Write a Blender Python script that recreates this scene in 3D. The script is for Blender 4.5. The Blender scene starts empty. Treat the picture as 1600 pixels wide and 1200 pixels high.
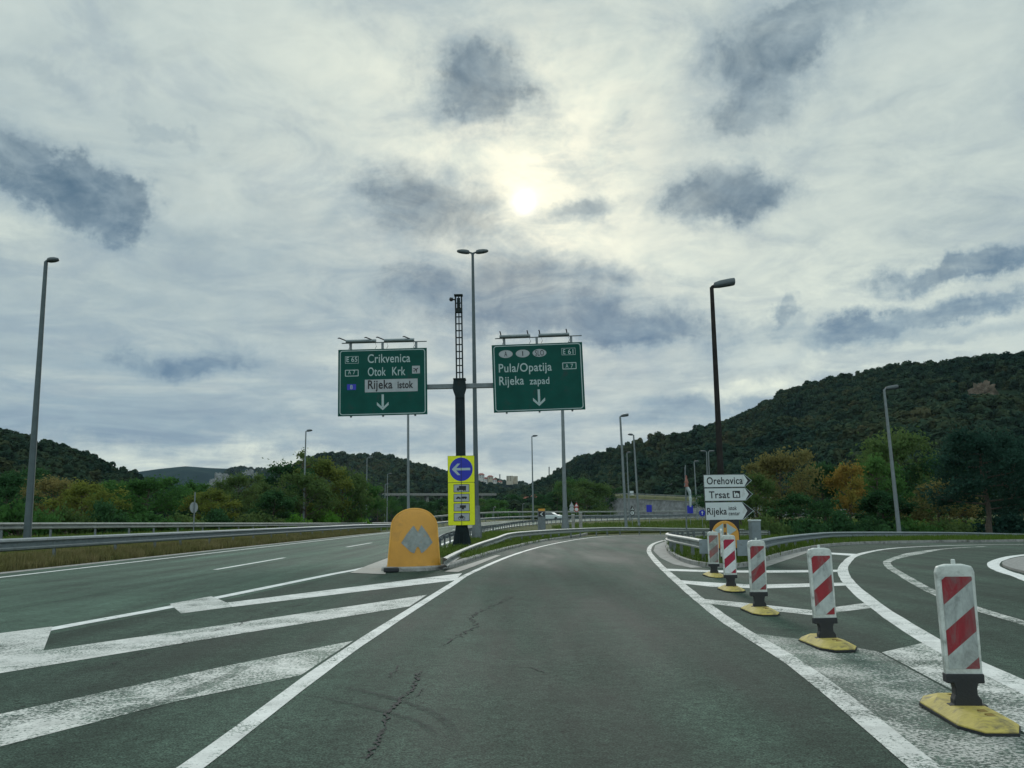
import bpy, bmesh, math, random
from mathutils import Vector, Matrix, Euler, noise as mnoise
from mathutils.geometry import tessellate_polygon

# ------------------------------------------------------------------ camera, world, sun
scene = bpy.context.scene
C = scene.collection
PI = math.pi
R = math.radians
F, EYE, HOR, ROLL = 1350.0, 1.45, 810.0, 0.6
PITCH = math.atan2(HOR - 600.0, F)

cam_data = bpy.data.cameras.new("camera")
cam = bpy.data.objects.new("camera", cam_data)
C.objects.link(cam)
cam_data.sensor_width = 36.0
cam_data.lens = 36.0 * F / 1600.0
cam_data.clip_start = 0.1
cam_data.clip_end = 20000.0
CAMROT = (Matrix.Rotation(PI / 2 + PITCH, 3, 'X') @ Matrix.Rotation(R(-ROLL), 3, 'Z'))
cam.location = (0, 0, EYE)
cam.rotation_euler = CAMROT.to_euler()
scene.camera = cam

def ray(px, py):
    d = CAMROT @ Vector(((px - 800.0) / F, (600.0 - py) / F, -1.0))
    return d.normalized()
def G(px, py, z=0.0):
    """ground point seen at a photo pixel"""
    d = ray(px, py)
    t = (z - EYE) / d.z
    return Vector((d.x * t, d.y * t, z))
def P(px, py, Y):
    """point at forward distance Y seen at a photo pixel"""
    d = ray(px, py)
    t = Y / d.y
    return Vector((d.x * t, Y, EYE + d.z * t))
def azel(px, py):
    d = ray(px, py)
    return math.atan2(d.x, d.y), math.asin(d.z)
def lin(r, g, b):
    f = lambda c: (c / 255.0) / 12.92 if c <= 10.3 else (((c / 255.0) + 0.055) / 1.055) ** 2.4
    return (f(r), f(g), f(b), 1.0)

class NT:
    """tiny node-tree writer"""
    def __init__(s, tree):
        s.t = tree
        s.n = tree.nodes
    def new(s, typ, ins=None, **props):
        n = s.n.new(typ)
        for k, v in props.items():
            setattr(n, k, v)
        for k, v in (ins or {}).items():
            s.put(n.inputs[k], v)
        return n
    def put(s, sock, v):
        if isinstance(v, bpy.types.NodeSocket):
            s.t.links.new(v, sock)
        else:
            sock.default_value = v
    def m(s, op, a, b=0.0, c=0.0, clamp=False):
        n = s.n.new('ShaderNodeMath'); n.operation = op; n.use_clamp = clamp
        s.put(n.inputs[0], a); s.put(n.inputs[1], b); s.put(n.inputs[2], c)
        return n.outputs[0]
    def vm(s, op, a, b=None, scale=None):
        n = s.n.new('ShaderNodeVectorMath'); n.operation = op
        s.put(n.inputs[0], a)
        if b is not None: s.put(n.inputs[1], b)
        if scale is not None: s.put(n.inputs['Scale'], scale)
        return n.outputs['Value'] if op in ('LENGTH', 'DOT_PRODUCT', 'DISTANCE') else n.outputs[0]
    def mix(s, fac, a, b, blend='MIX'):
        n = s.n.new('ShaderNodeMix'); n.data_type = 'RGBA'; n.blend_type = blend
        s.put(n.inputs[0], fac); s.put(n.inputs[6], a); s.put(n.inputs[7], b)
        return n.outputs[2]
    def noise(s, vec, scale, detail=4.0, rough=0.55, dist=0.0, out=0):
        n = s.n.new('ShaderNodeTexNoise')
        if vec is not None: s.put(n.inputs['Vector'], vec)
        n.inputs['Scale'].default_value = scale; n.inputs['Detail'].default_value = detail
        n.inputs['Roughness'].default_value = rough; n.inputs['Distortion'].default_value = dist
        return n.outputs[out]
    def rng(s, v, a, b, c=0.0, d=1.0, smooth=True):
        n = s.n.new('ShaderNodeMapRange')
        n.interpolation_type = 'SMOOTHSTEP' if smooth else 'LINEAR'
        s.put(n.inputs[0], v)
        for i, x in enumerate((a, b, c, d)): s.put(n.inputs[i + 1], x)
        return n.outputs[0]
    def ramp(s, v, stops):
        n = s.n.new('ShaderNodeValToRGB'); s.put(n.inputs[0], v)
        e = n.color_ramp.elements
        while len(e) < len(stops): e.new(0.5)
        for i, (p, c) in enumerate(stops):
            e[i].position = p; e[i].color = c
        return n.outputs[0]

# sun behind thin cloud, ahead of the camera
SUN_AZ, SUN_EL = azel(820, 313)
sun_data = bpy.data.lights.new("sun", 'SUN')
sun_data.energy = 1.0
sun_data.angle = R(14)
sun_data.color = (1.0, 0.98, 0.93)
sun = bpy.data.objects.new("sun", sun_data)
C.objects.link(sun)
sd = ray(820, 313)
sun.rotation_euler = sd.to_track_quat('Z', 'Y').to_euler()

def build_world():
    w = bpy.data.worlds.new("World"); scene.world = w
    w.use_nodes = True
    t = NT(w.node_tree); t.n.clear()
    out = t.new('ShaderNodeOutputWorld')
    bg = t.new('ShaderNodeBackground', {'Strength': 0.1})
    t.t.links.new(bg.outputs[0], out.inputs[0])
    sky = t.new('ShaderNodeTexSky', sky_type='NISHITA', sun_disc=False, sun_elevation=SUN_EL, sun_rotation=SUN_AZ,
                altitude=50.0, dust_density=2.0)
    d = t.new('ShaderNodeTexCoord').outputs['Generated']
    sep = t.new('ShaderNodeSeparateXYZ', {0: d})
    x, y, z = sep.outputs
    az = t.m('ARCTAN2', x, y)
    el = t.m('ARCSINE', z)
    zz = t.m('ADD', t.m('MAXIMUM', z, 0.0), 0.16)
    q = t.new('ShaderNodeCombineXYZ', {0: t.m('DIVIDE', x, zz), 1: t.m('DIVIDE', y, zz), 2: 3.3}).outputs[0]
    # warped angular coordinates for the placed clouds
    wn = t.noise(d, 8.0, 9.0, 0.68, 0.0, 1)
    wv = t.vm('SUBTRACT', wn, (0.5, 0.5, 0.5))
    wsep = t.new('ShaderNodeSeparateXYZ', {0: wv})
    a1 = t.m('ADD', az, t.m('MULTIPLY', wsep.outputs[0], 0.2))
    e1 = t.m('ADD', el, t.m('MULTIPLY', wsep.outputs[2], 0.10))
    av = t.new('ShaderNodeCombineXYZ', {0: a1, 1: e1, 2: 0.0}).outputs[0]
    def blob(px, py, rx, ry, rot, soft=0.55):
        a, e = azel(px, py)
        mp = t.new('ShaderNodeMapping', {'Vector': av, 'Location': (a, e, 0), 'Rotation': (0, 0, R(rot)),
                                         'Scale': (rx / F, ry / F, 1)}, vector_type='TEXTURE')
        return t.rng(t.vm('LENGTH', mp.outputs[0]), 1.0 + soft, 1.0 - soft, 0.0, 1.0)
    def stack(lst):
        acc = None
        for (px, py, rx, ry, rot, st, soft) in lst:
            v = t.m('MULTIPLY', blob(px, py, rx, ry, rot, soft), st)
            acc = v if acc is None else t.m('ADD', acc, t.m('MULTIPLY', v, t.m('SUBTRACT', 1.0, acc)))
        return acc
    dark = stack([
        (748, 138, 105, 70, 0, .97, .6), (770, 165, 40, 40, 0, .5, .6), (60, 275, 110, 36, -14, .85, .4), (160, 312, 92, 48, -8, .95, .32),
        (1140, 312, 105, 46, -4, .97, .5), (1150, 275, 40, 30, 0, .6, .5), (1200, 140, 95, 46, 24, .78, .5), (1250, 40, 160, 46, 8, .8, .45), (1130, 60, 70, 60, 20, .45, .7),
        (1120, 200, 60, 26, 40, .3, .7), (690, 325, 130, 54, 0, .8, .6), (640, 390, 220, 60, 0, .38, .9), (300, 430, 340, 80, 0, .34, .9), (790, 370, 80, 40, -30, .5, .6), (640, 290, 70, 30, 10, .4, .7), (235, 213, 52, 11, -24, .5, .6), (40, 137, 60, 12, -12, .4, .6),
        (40, 190, 50, 14, -20, .22, .7), (920, 326, 76, 20, 4, .78, .6), (1480, 418, 110, 22, 8, .85, .5), (1232, 478, 30, 14, 24, .6, .5),
        (1225, 505, 36, 18, 0, .55, .5), (1390, 505, 130, 22, 8, .82, .5), (1520, 470, 80, 14, 10, .5, .6), (1450, 530, 120, 9, 2, .4, .7),
        (960, 510, 200, 40, -4, .97, .6), (760, 470, 210, 50, 4, .85, .7), (900, 445, 170, 40, -6, .6, .7), (640, 430, 90, 36, 0, .45, .7), (680, 440, 120, 30, 0, .3, .7),
        (280, 568, 120, 24, 5, .85, .7), (120, 520, 200, 22, 0, .35, .8), (400, 658, 90, 10, 0, .45, .7), (560, 600, 130, 16, 0, .3, .8),
        (1070, 640, 110, 24, 6, .7, .6), (700, 690, 180, 20, 0, .55, .8), (900, 660, 120, 14, 0, .35, .8), (150, 640, 260, 30, 0, .25, .9), (600, 255, 90, 30, 0, .16, .8),
        (330, 360, 60, 14, -4, .35, .8), (1500, 170, 300, 60, 10, .16, .8), (120, 440, 120, 16, -4, .3, .8)])
    warm = stack([
        (830, 270, 150, 130, 0, .85, .8), (720, 215, 110, 60, -20, .6, .7), (900, 200, 120, 110, 30, .65, .8), (960, 330, 140, 40, 5, .5, .8), (640, 110, 130, 60, 0, .5, .8),
        (1000, 400, 230, 46, -6, .6, .8), (1000, 90, 190, 110, 0, .5, .8), (300, 725, 200, 26, 0, .8, .8), (470, 735, 120, 20, 0, .6, .8),
        (1180, 602, 90, 15, 8, .8, .6), (1300, 570, 160, 16, 4, .6, .8), (1400, 300, 260, 170, 10, .5, .9), (500, 130, 220, 120, 0, .35, .9), (1300, 460, 260, 50, 0, .5, .9), (740, 740, 260, 26, 0, .5, .8),
        (560, 560, 60, 24, 0, .35, .8), (60, 400, 90, 40, -10, .35, .8), (20, 370, 70, 24, -20, .4, .7)])
    n1 = t.noise(q, 0.9, 9.0, 0.58, 0.35)
    n2 = t.noise(q, 4.2, 9.0, 0.62, 0.6)
    # stretched streaks near the horizon
    sv = t.vm('MULTIPLY', d, (5.0, 5.0, 34.0))
    n3 = t.noise(sv, 1.0, 8.0, 0.6, 0.5)
    low = t.rng(el, 0.27, 0.03, 0.0, 1.0)
    base = t.ramp(t.m('ADD', t.m('MULTIPLY', n1, 0.7), t.m('MULTIPLY', n2, 0.3)),
                  [(0.34, lin(140, 158, 166)), (0.5, lin(160, 175, 177)), (0.66, lin(186, 197, 192))])
    streak = t.ramp(n3, [(0.36, lin(90, 120, 148)), (0.50, lin(126, 150, 166)), (0.68, lin(182, 193, 189))])
    col = t.mix(t.m('MULTIPLY', low, 0.8), base, streak)
    n5 = t.noise(t.vm('MULTIPLY', d, (1.0, 1.0, 2.2)), 12.0, 9.0, 0.66, 1.0)
    fine = t.rng(t.m('ADD', t.m('MULTIPLY', n2, 0.5), t.m('MULTIPLY', n5, 0.5)), 0.36, 0.62, 0.3, 1.2, False)
    col = t.vm('SCALE', col, scale=t.rng(n5, 0.3, 0.7, 0.965, 1.04, False))
    wf = t.m('MULTIPLY', t.m('MULTIPLY', warm, fine), 0.8, clamp=True)
    col = t.mix(t.rng(n2, 0.52, 0.36, 0.0, 0.22), col, lin(140, 154, 168))
    col = t.mix(wf, col, lin(213, 220, 205))
    n4 = t.noise(t.vm('MULTIPLY', d, (1.0, 1.0, 1.8)), 17.0, 8.0, 0.62, 0.7)
    # glow of the veiled sun
    ang = t.m('ARCCOSINE', t.vm('DOT_PRODUCT', t.vm('NORMALIZE', d), tuple(sd)))
    df = t.rng(t.m('ADD', dark, t.m('MULTIPLY', t.m('SUBTRACT', t.m('ADD', t.m('MULTIPLY', n2, 0.6), t.m('MULTIPLY', t.noise(d, 26.0, 7.0, 0.66, 0.8), 0.4)), 0.5), -0.95)), -0.04, 1.22, 0.0, 1.0)
    core = t.mix(t.rng(el, 0.10, 0.42), lin(70, 104, 134), lin(70, 96, 115))
    rim = t.mix(t.rng(el, 0.10, 0.42), lin(118, 143, 160), lin(132, 150, 160))
    body = t.rng(t.m('ADD', df, t.m('MULTIPLY', t.m('SUBTRACT', n4, 0.5), 0.9)), 0.45, 1.1)
    col = t.mix(df, col, t.mix(body, rim, core))
    g1 = t.m('MULTIPLY', t.m('EXPONENT', t.m('MULTIPLY', ang, -10.0)), t.rng(t.m('ADD', t.m('MULTIPLY', n2, 0.5), t.m('MULTIPLY', n4, 0.5)), 0.36, 0.60, 0.12, 1.15))
    col = t.mix(t.m('MULTIPLY', g1, t.m('SUBTRACT', 1.0, t.m('MULTIPLY', df, 0.95)), clamp=True), col, lin(253, 246, 220))
    angw = t.m('ADD', ang, t.m('MULTIPLY', wsep.outputs[1], 0.02))
    q1 = t.m('DIVIDE', angw, 0.012)
    halo = t.m('MULTIPLY', t.m('EXPONENT', t.m('MULTIPLY', ang, -30.0)), 0.5)
    col = t.mix(t.m('MULTIPLY', halo, t.m('SUBTRACT', 1.0, t.m('MULTIPLY', df, 0.75))), col, lin(250, 246, 218))
    disc = t.m('EXPONENT', t.m('MULTIPLY', t.m('MULTIPLY', q1, q1), -1.0))
    col = t.mix(disc, col, (1.35, 1.3, 1.12, 1))
    # cloud light is about ten times the background strength below
    # extra brightness added to unseen sky overhead and behind, lighting fronts facing the camera
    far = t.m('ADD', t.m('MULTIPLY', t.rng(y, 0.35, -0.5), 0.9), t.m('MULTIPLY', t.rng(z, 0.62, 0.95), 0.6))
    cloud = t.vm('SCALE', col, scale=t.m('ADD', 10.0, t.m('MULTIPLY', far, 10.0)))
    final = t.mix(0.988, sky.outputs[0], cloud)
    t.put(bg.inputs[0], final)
build_world()
scene.view_settings.view_transform = 'Standard'
scene.view_settings.look = 'None'
scene.view_settings.exposure = 0.3
scene.view_settings.gamma = 1.0
scene.render.engine = 'CYCLES'

# ------------------------------------------------------------------ helpers
rnd = random.Random(7)
class MB:
    def __init__(s):
        s.v, s.f, s.mi = [], [], []
    def add(s, vs, fs, mi=0):
        k = len(s.v)
        s.v.extend(tuple(v) for v in vs)
        for f in fs:
            s.f.append(tuple(i + k for i in f)); s.mi.append(mi)
        return s
    def box(s, c, size, rot=None, mi=0):
        hx, hy, hz = size[0] / 2, size[1] / 2, size[2] / 2
        vs = [Vector((sx * hx, sy * hy, sz * hz)) for sz in (-1, 1) for sy in (-1, 1) for sx in (-1, 1)]
        if rot is not None:
            m = Euler(rot).to_matrix(); vs = [m @ v for v in vs]
        vs = [v + Vector(c) for v in vs]
        return s.add(vs, [(0, 2, 3, 1), (4, 5, 7, 6), (0, 1, 5, 4), (2, 6, 7, 3), (0, 4, 6, 2), (1, 3, 7, 5)], mi)
    def tube(s, pts, rad, n=10, mi=0, caps=True):
        pts = [Vector(p) for p in pts]
        if not isinstance(rad, (list, tuple)): rad = [rad] * len(pts)
        vs, fs = [], []
        up = Vector((0, 0, 1))
        for i, p in enumerate(pts):
            d = (pts[min(i + 1, len(pts) - 1)] - pts[max(i - 1, 0)]).normalized()
            a = d.cross(up)
            if a.length < 0.05: a = d.cross(Vector((0, 1, 0)))
            a.normalize(); b = d.cross(a)
            for k in range(n):
                t = 2 * PI * k / n
                vs.append(p + (a * math.cos(t) + b * math.sin(t)) * rad[i])
        for i in range(len(pts) - 1):
            for k in range(n):
                fs.append((i * n + k, i * n + (k + 1) % n, (i + 1) * n + (k + 1) % n, (i + 1) * n + k))
        if caps:
            fs.append(tuple(range(n - 1, -1, -1))); fs.append(tuple((len(pts) - 1) * n + k for k in range(n)))
        return s.add(vs, fs, mi)
    def prism(s, poly, y0, y1, mi=0):
        """polygon in the xz plane, extruded along y"""
        n = len(poly)
        vs = [(x, y0, z) for x, z in poly] + [(x, y1, z) for x, z in poly]
        fs = [tuple(range(n)), tuple(range(2 * n - 1, n - 1, -1))] + [(i, i + n, (i + 1) % n + n, (i + 1) % n) for i in range(n)]
        return s.add(vs, fs, mi)
    def slab(s, poly, z0, z1, mi=0):
        """polygon in the xy plane, extruded along z"""
        n = len(poly)
        vs = [(p[0], p[1], z0) for p in poly] + [(p[0], p[1], z1) for p in poly]
        fs = [tuple(range(n - 1, -1, -1)), tuple(range(n, 2 * n))] + [(i, (i + 1) % n, (i + 1) % n + n, i + n) for i in range(n)]
        return s.add(vs, fs, mi)
    def loft(s, rings, closed=True, caps=True, mi=0):
        n = len(rings[0]); vs = [p for r in rings for p in r]; fs = []
        for i in range(len(rings) - 1):
            for k in range(n if closed else n - 1):
                fs.append((i * n + k, i * n + (k + 1) % n, (i + 1) * n + (k + 1) % n, (i + 1) * n + k))
        if caps and closed:
            fs.append(tuple(range(n - 1, -1, -1))); fs.append(tuple((len(rings) - 1) * n + k for k in range(n)))
        return s.add(vs, fs, mi)
    def lathe(s, prof, n=16, mi=0):
        return s.loft([[(r * math.cos(2 * PI * k / n), r * math.sin(2 * PI * k / n), z) for k in range(n)] for r, z in prof], mi=mi)

def obj(name, mb, mat, parent=None, smooth=False, recalc=True):
    me = bpy.data.meshes.new(name)
    me.from_pydata([tuple(v) for v in mb.v], [], mb.f)
    mats = mat if isinstance(mat, (list, tuple)) else [mat]
    for m in mats: me.materials.append(m)
    if len(mats) > 1: me.polygons.foreach_set('material_index', mb.mi)
    if recalc:
        bm = bmesh.new(); bm.from_mesh(me)
        bmesh.ops.recalc_face_normals(bm, faces=bm.faces); bm.to_mesh(me); bm.free()
    if smooth is True: me.polygons.foreach_set('use_smooth', [True] * len(me.polygons))
    me.update()
    o = bpy.data.objects.new(name, me); C.objects.link(o)
    if parent is not None: o.parent = parent
    if smooth == 'auto': me.shade_auto(35)
    return o
def shade_auto(me, deg):
    me.polygons.foreach_set('use_smooth', [True] * len(me.polygons))
    bm = bmesh.new(); bm.from_mesh(me)
    for e in bm.edges:
        if len(e.link_faces) == 2 and e.calc_face_angle(0) > R(deg): e.smooth = False
    bm.to_mesh(me); bm.free()
def aobj(name, mb, mat, parent=None, deg=35):
    o = obj(name, mb, mat, parent); shade_auto(o.data, deg); return o
def bevel(o, w, seg=2):
    m = o.modifiers.new('bevel', 'BEVEL'); m.width = w; m.segments = seg; m.limit_method = 'ANGLE'; m.angle_limit = R(40)
    return o
def tag(o, label=None, cat=None, group=None, kind=None):
    if label: o['label'] = label
    if cat: o['category'] = cat
    if group: o['group'] = group
    if kind: o['kind'] = kind
    return o
def thing(name, label, cat, loc=(0, 0, 0), rz=0.0, group=None):
    o = bpy.data.objects.new(name, None); C.objects.link(o)
    o.empty_display_size = 0.3
    o.location = loc; o.rotation_euler = (0, 0, rz)
    return tag(o, label, cat, group)
def kids(o): return [c for c in bpy.data.objects if c.parent == o]
def dup(root, loc, rz=0.0, label=None, scale=None):
    def cp(o, parent):
        c = o.copy(); C.objects.link(c)
        if parent is not None: c.parent = parent
        for ch in kids(o): cp(ch, c)
        return c
    r = cp(root, None); r.location = loc; r.rotation_euler = (0, 0, rz)
    if scale is not None: r.scale = scale if isinstance(scale, tuple) else (scale,) * 3
    if label: r['label'] = label
    return r

def sstep(a, b, v):
    t = min(1.0, max(0.0, (v - a) / (b - a))); return t * t * (3 - 2 * t)
def T(x, y):
    """height of the land: it climbs a little beyond the ramp"""
    if y < 60: return 0.0
    return 1.2 * sstep(75, 195, y) * sstep(-0.13, -0.02, x / y)
def catmull(pts, step=1.0):
    pts = [Vector((p[0], p[1], p[2] if len(p) > 2 else 0.0)) for p in pts]
    ext = [pts[0] * 2 - pts[1]] + pts + [pts[-1] * 2 - pts[-2]]
    out = []
    for i in range(1, len(ext) - 2):
        p0, p1, p2, p3 = ext[i - 1:i + 3]
        n = max(2, int((p2 - p1).length / step))
        for k in range(n):
            t = k / n
            out.append(0.5 * ((2 * p1) + (p2 - p0) * t + (2 * p0 - 5 * p1 + 4 * p2 - p3) * t * t + (3 * p1 - p0 - 3 * p2 + p3) * t ** 3))
    out.append(pts[-1]); return out
def side(path, i):
    d = path[min(i + 1, len(path) - 1)] - path[max(i - 1, 0)]
    d.z = 0; d.normalize()
    return Vector((d.y, -d.x, 0))       # to the right of travel
def ribbon(path, w, z, wfun=None):
    mb = MB(); vs = []; fs = []
    for i, p in enumerate(path):
        s_ = side(path, i); ww = (wfun(i / (len(path) - 1)) if wfun else w) * rnd.uniform(.93, 1.05)
        for q in (-ww / 2, ww / 2):
            c = p + s_ * q; vs.append((c.x, c.y, T(c.x, c.y) + z))
    for i in range(len(path) - 1): fs.append((2 * i, 2 * i + 1, 2 * i + 3, 2 * i + 2))
    return mb.add(vs, fs)
def flat_poly(pts, z):
    me = MB(); me.add([(p[0], p[1], z) for p in pts], [tuple(range(len(pts)))]); return me

# ------------------------------------------------------------------ materials
def M(name, col, rough=0.6, metal=0.0, var=0.12, scale=6.0, bump=0.0, bscale=40.0, dirt=None, dirt_amt=0.0, dscale=3.0, spec=0.5, coords='Object', trans=0.0):
    m = bpy.data.materials.new(name); m.use_nodes = True
    t = NT(m.node_tree); b = t.n['Principled BSDF']
    tc = t.new('ShaderNodeTexCoord').outputs[coords]
    col = tuple(col[:3]) + (1.0,)
    n = t.noise(tc, scale, 5.0, 0.6)
    k = t.rng(n, 0.3, 0.7, 1.0 - var, 1.0 + var, False)
    c = t.vm('SCALE', col[:3], scale=k)
    if dirt is not None:
        dn = t.rng(t.noise(tc, dscale, 7.0, 0.68, 0.4), 0.62 - 0.3 * dirt_amt, 0.72, 0.0, 0.9)
        c = t.mix(dn, c, tuple(dirt[:3]) + (1,))
    t.put(b.inputs['Base Color'], c)
    b.inputs['Roughness'].default_value = rough; b.inputs['Metallic'].default_value = metal
    b.inputs['Specular IOR Level'].default_value = spec
    if trans: b.inputs['Transmission Weight'].default_value = trans
    if bump:
        bp = t.new('ShaderNodeBump', {'Strength': bump, 'Distance': 0.02, 'Height': t.noise(tc, bscale, 4.0, 0.6)})
        t.t.links.new(bp.outputs[0], b.inputs['Normal'])
    return m

def asphalt_nodes(t, tone=1.0):
    tc = t.new('ShaderNodeTexCoord').outputs['Object']
    fine = t.noise(tc, 70.0, 3.0, 0.75)
    med = t.noise(tc, 11.0, 4.0, 0.6)
    big = t.noise(t.vm('MULTIPLY', tc, (1.0, 0.16, 1.0)), 0.7, 5.0, 0.6, 0.4)
    blot = t.noise(tc, 1.7, 6.0, 0.68, 0.3)
    vor = t.new('ShaderNodeTexVoronoi', {'Vector': tc, 'Scale': 55.0}).outputs['Distance']
    k = t.m('MULTIPLY', t.rng(fine, 0.36, 0.64, 0.3, 1.75, False), t.rng(big, 0.32, 0.68, 0.66, 1.38, False))
    lane = t.noise(t.vm('MULTIPLY', tc, (1.0, 0.03, 1.0)), 1.15, 3.0, 0.5, 0.2)
    k = t.m('MULTIPLY', k, t.rng(lane, 0.35, 0.65, 0.78, 1.3, False))
    k = t.m('MULTIPLY', k, t.rng(blot, 0.3, 0.7, 0.74, 1.28, False))
    k = t.m('MULTIPLY', k, t.rng(med, 0.3, 0.7, 0.74, 1.26, False))
    k = t.m('MULTIPLY', k, t.rng(vor, 0.0, 0.5, 1.25, 0.8, False))
    pit = t.rng(t.m('ADD', t.m('MULTIPLY', t.noise(tc, 12.0, 6.0, 0.8), 0.7), t.m('MULTIPLY', blot, 0.3)), 0.54, 0.64, 1.0, 0.28)
    k = t.m('MULTIPLY', k, pit)
    c = t.vm('SCALE', (0.062 * tone, 0.100 * tone, 0.075 * tone), scale=k)
    h = t.m('ADD', fine, t.m('MULTIPLY', vor, -0.8))
    return tc, c, h, big
def asphalt(name, tone=1.0):
    m = bpy.data.materials.new(name); m.use_nodes = True
    t = NT(m.node_tree); b = t.n['Principled BSDF']
    tc, c, h, big = asphalt_nodes(t, tone)
    t.put(b.inputs['Base Color'], c)
    t.put(b.inputs['Roughness'], t.rng(big, 0.3, 0.7, 0.74, 0.9, False))
    b.inputs['Specular IOR Level'].default_value = 0.11
    bp = t.new('ShaderNodeBump', {'Strength': 0.5, 'Distance': 0.006, 'Height': h})
    t.t.links.new(bp.outputs[0], b.inputs['Normal'])
    return m
def paint(name, wear, white=0.72, grain=38.0):
    """road paint: wear 0 fresh .. 1 nearly gone"""
    m = bpy.data.materials.new(name); m.use_nodes = True
    t = NT(m.node_tree); b = t.n['Principled BSDF']
    tc, c, h, big = asphalt_nodes(t, 1.05)
    g = t.noise(tc, grain, 5.0, 0.75)
    p = t.noise(tc, 1.3, 5.0, 0.6, 0.5)
    v = t.m('ADD', t.m('MULTIPLY', g, 0.65), t.m('MULTIPLY', p, 0.35))
    thr = 0.32 + 0.24 * wear
    mask = t.rng(v, thr - 0.035, thr + 0.05)
    cr = t.new('ShaderNodeTexVoronoi', {'Vector': t.vm('ADD', tc, t.vm('SCALE', t.noise(tc, 5.0, 3.0, 0.6, 0.0, 1), scale=0.25)), 'Scale': 3.2}, feature='DISTANCE_TO_EDGE').outputs['Distance']
    mask = t.m('MULTIPLY', mask, t.rng(t.m('ADD', cr, t.rng(p, 0.42, 0.56, 0.0, 0.05)), 0.004, 0.02))
    wc = t.vm('SCALE', (white, white * (1.0 - 0.03 * wear), white * (0.97 - 0.08 * wear)), scale=t.rng(t.noise(tc, 4.0, 5.0, 0.65), 0.3, 0.7, 0.72, 1.08, False))
    t.put(b.inputs['Base Color'], t.mix(mask, c, wc))
    b.inputs['Roughness'].default_value = 0.7
    b.inputs['Specular IOR Level'].default_value = 0.3
    bp = t.new('ShaderNodeBump', {'Strength': 0.5, 'Distance': 0.006, 'Height': h})
    t.t.links.new(bp.outputs[0], b.inputs['Normal'])
    return m
def leaf(name, cols, transl=0.25, pscale=0.35, per_object=True):
    m = bpy.data.materials.new(name); m.use_nodes = True
    t = NT(m.node_tree); t.n.clear()
    out = t.new('ShaderNodeOutputMaterial')
    geo = t.new('ShaderNodeNewGeometry').outputs['Position']
    oi = t.new('ShaderNodeObjectInfo').outputs['Random']
    n = t.noise(geo, pscale, 4.0, 0.65)
    n2 = t.noise(geo, pscale * 9, 2.0, 0.6)
    v = t.m('ADD', t.m('MULTIPLY', t.rng(n, 0.3, 0.7, 0, 1, False), 0.5), t.m('MULTIPLY', t.rng(n2, 0.3, 0.7, 0, 1, False), 0.25))
    v = t.m('ADD', v, t.m('MULTIPLY', oi, 0.25 if not per_object else 0.25))
    k = len(cols)
    c = t.ramp(v, [(i / (k - 1) * 0.8 + 0.1, tuple(cc) + (1,)) for i, cc in enumerate(cols)])
    dif = t.new('ShaderNodeBsdfDiffuse', {'Color': c})
    tr = t.new('ShaderNodeBsdfTranslucent', {'Color': c})
    mx = t.new('ShaderNodeMixShader', {0: transl, 1: dif.outputs[0], 2: tr.outputs[0]})
    t.t.links.new(mx.outputs[0], out.inputs[0])
    return m

mat = {}
mat['asphalt'] = asphalt('asphalt', 1.05)
mat['asphalt_ramp'] = asphalt('asphalt_ramp', 0.62)
mat['asphalt_dark'] = asphalt('asphalt_dark', 0.82)
mat['paint'] = paint('road_paint', 0.08, 0.76)
mat['paint_line'] = paint('road_paint_edge', 0.42, 0.70)
mat['paint_worn'] = paint('road_paint_worn', 0.58, 0.64)
mat['paint_gone'] = paint('road_paint_gone', 0.84, 0.5)
mat['paint_thin'] = paint('road_paint_thin', 0.70, 0.66)
mat['paint_scratch'] = paint('road_paint_scratched', 0.72, 0.6, 18.0)
mat['kerb'] = M('concrete', (0.27, 0.265, 0.245), 0.85, var=0.25, scale=4, bump=0.4, bscale=30, dirt=(0.08, 0.08, 0.07), dirt_amt=0.5, dscale=2.5)
mat['apron'] = M('pale_concrete', (0.36, 0.335, 0.30), 0.85, var=0.18, scale=3, bump=0.3, bscale=40, dirt=(0.14, 0.14, 0.12), dirt_amt=0.4)
mat['gravel'] = M('gravelly_concrete', (0.24, 0.235, 0.22), 0.9, var=0.3, scale=12, bump=0.5, bscale=60)
mat['galv'] = M('galvanised_steel', (0.20, 0.235, 0.245), 0.6, 0.3, var=0.2, scale=3, dirt=(0.13, 0.14, 0.13), dirt_amt=0.35)
mat['galv_dark'] = M('weathered_steel', (0.16, 0.18, 0.185), 0.55, 0.4, var=0.2, scale=5)
mat['rail_pale'] = M('pale_rail_steel', (0.29, 0.31, 0.29), 0.65, 0.2, var=0.2, scale=2, dirt=(0.17, 0.16, 0.14), dirt_amt=0.35)
mat['pole'] = M('lamp_pole_steel', (0.075, 0.1, 0.105), 0.6, 0.2, var=0.15, scale=3)
mat['pole_pale'] = M('pale_pole_steel', (0.17, 0.195, 0.2), 0.6, 0.15, var=0.15, scale=3)
mat['pole_brown'] = M('rusty_pole_paint', (0.022, 0.02, 0.019), 0.8, 0.0, var=0.3, scale=4, dirt=(0.03, 0.026, 0.022), dirt_amt=0.5, spec=0.15)
mat['head'] = M('lamp_head_grey', (0.07, 0.085, 0.09), 0.5, 0.2, var=0.1)
mat['lens'] = M('lamp_glass', (0.30, 0.32, 0.33), 0.15, var=0.05)
mat['post'] = M('gantry_paint', (0.016, 0.026, 0.028), 0.75, 0.0, var=0.3, scale=2, dirt=(0.03, 0.026, 0.022), dirt_amt=0.4, spec=0.15)
mat['green'] = M('sign_green', (0.0015, 0.062, 0.048), 0.55, var=0.16, scale=1.2, spec=0.15, dirt=(0.02, 0.05, 0.045), dirt_amt=0.3, dscale=1.2)
mat['signwhite'] = M('sign_white', (0.34, 0.42, 0.41), 0.5, var=0.08, scale=2)
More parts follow.
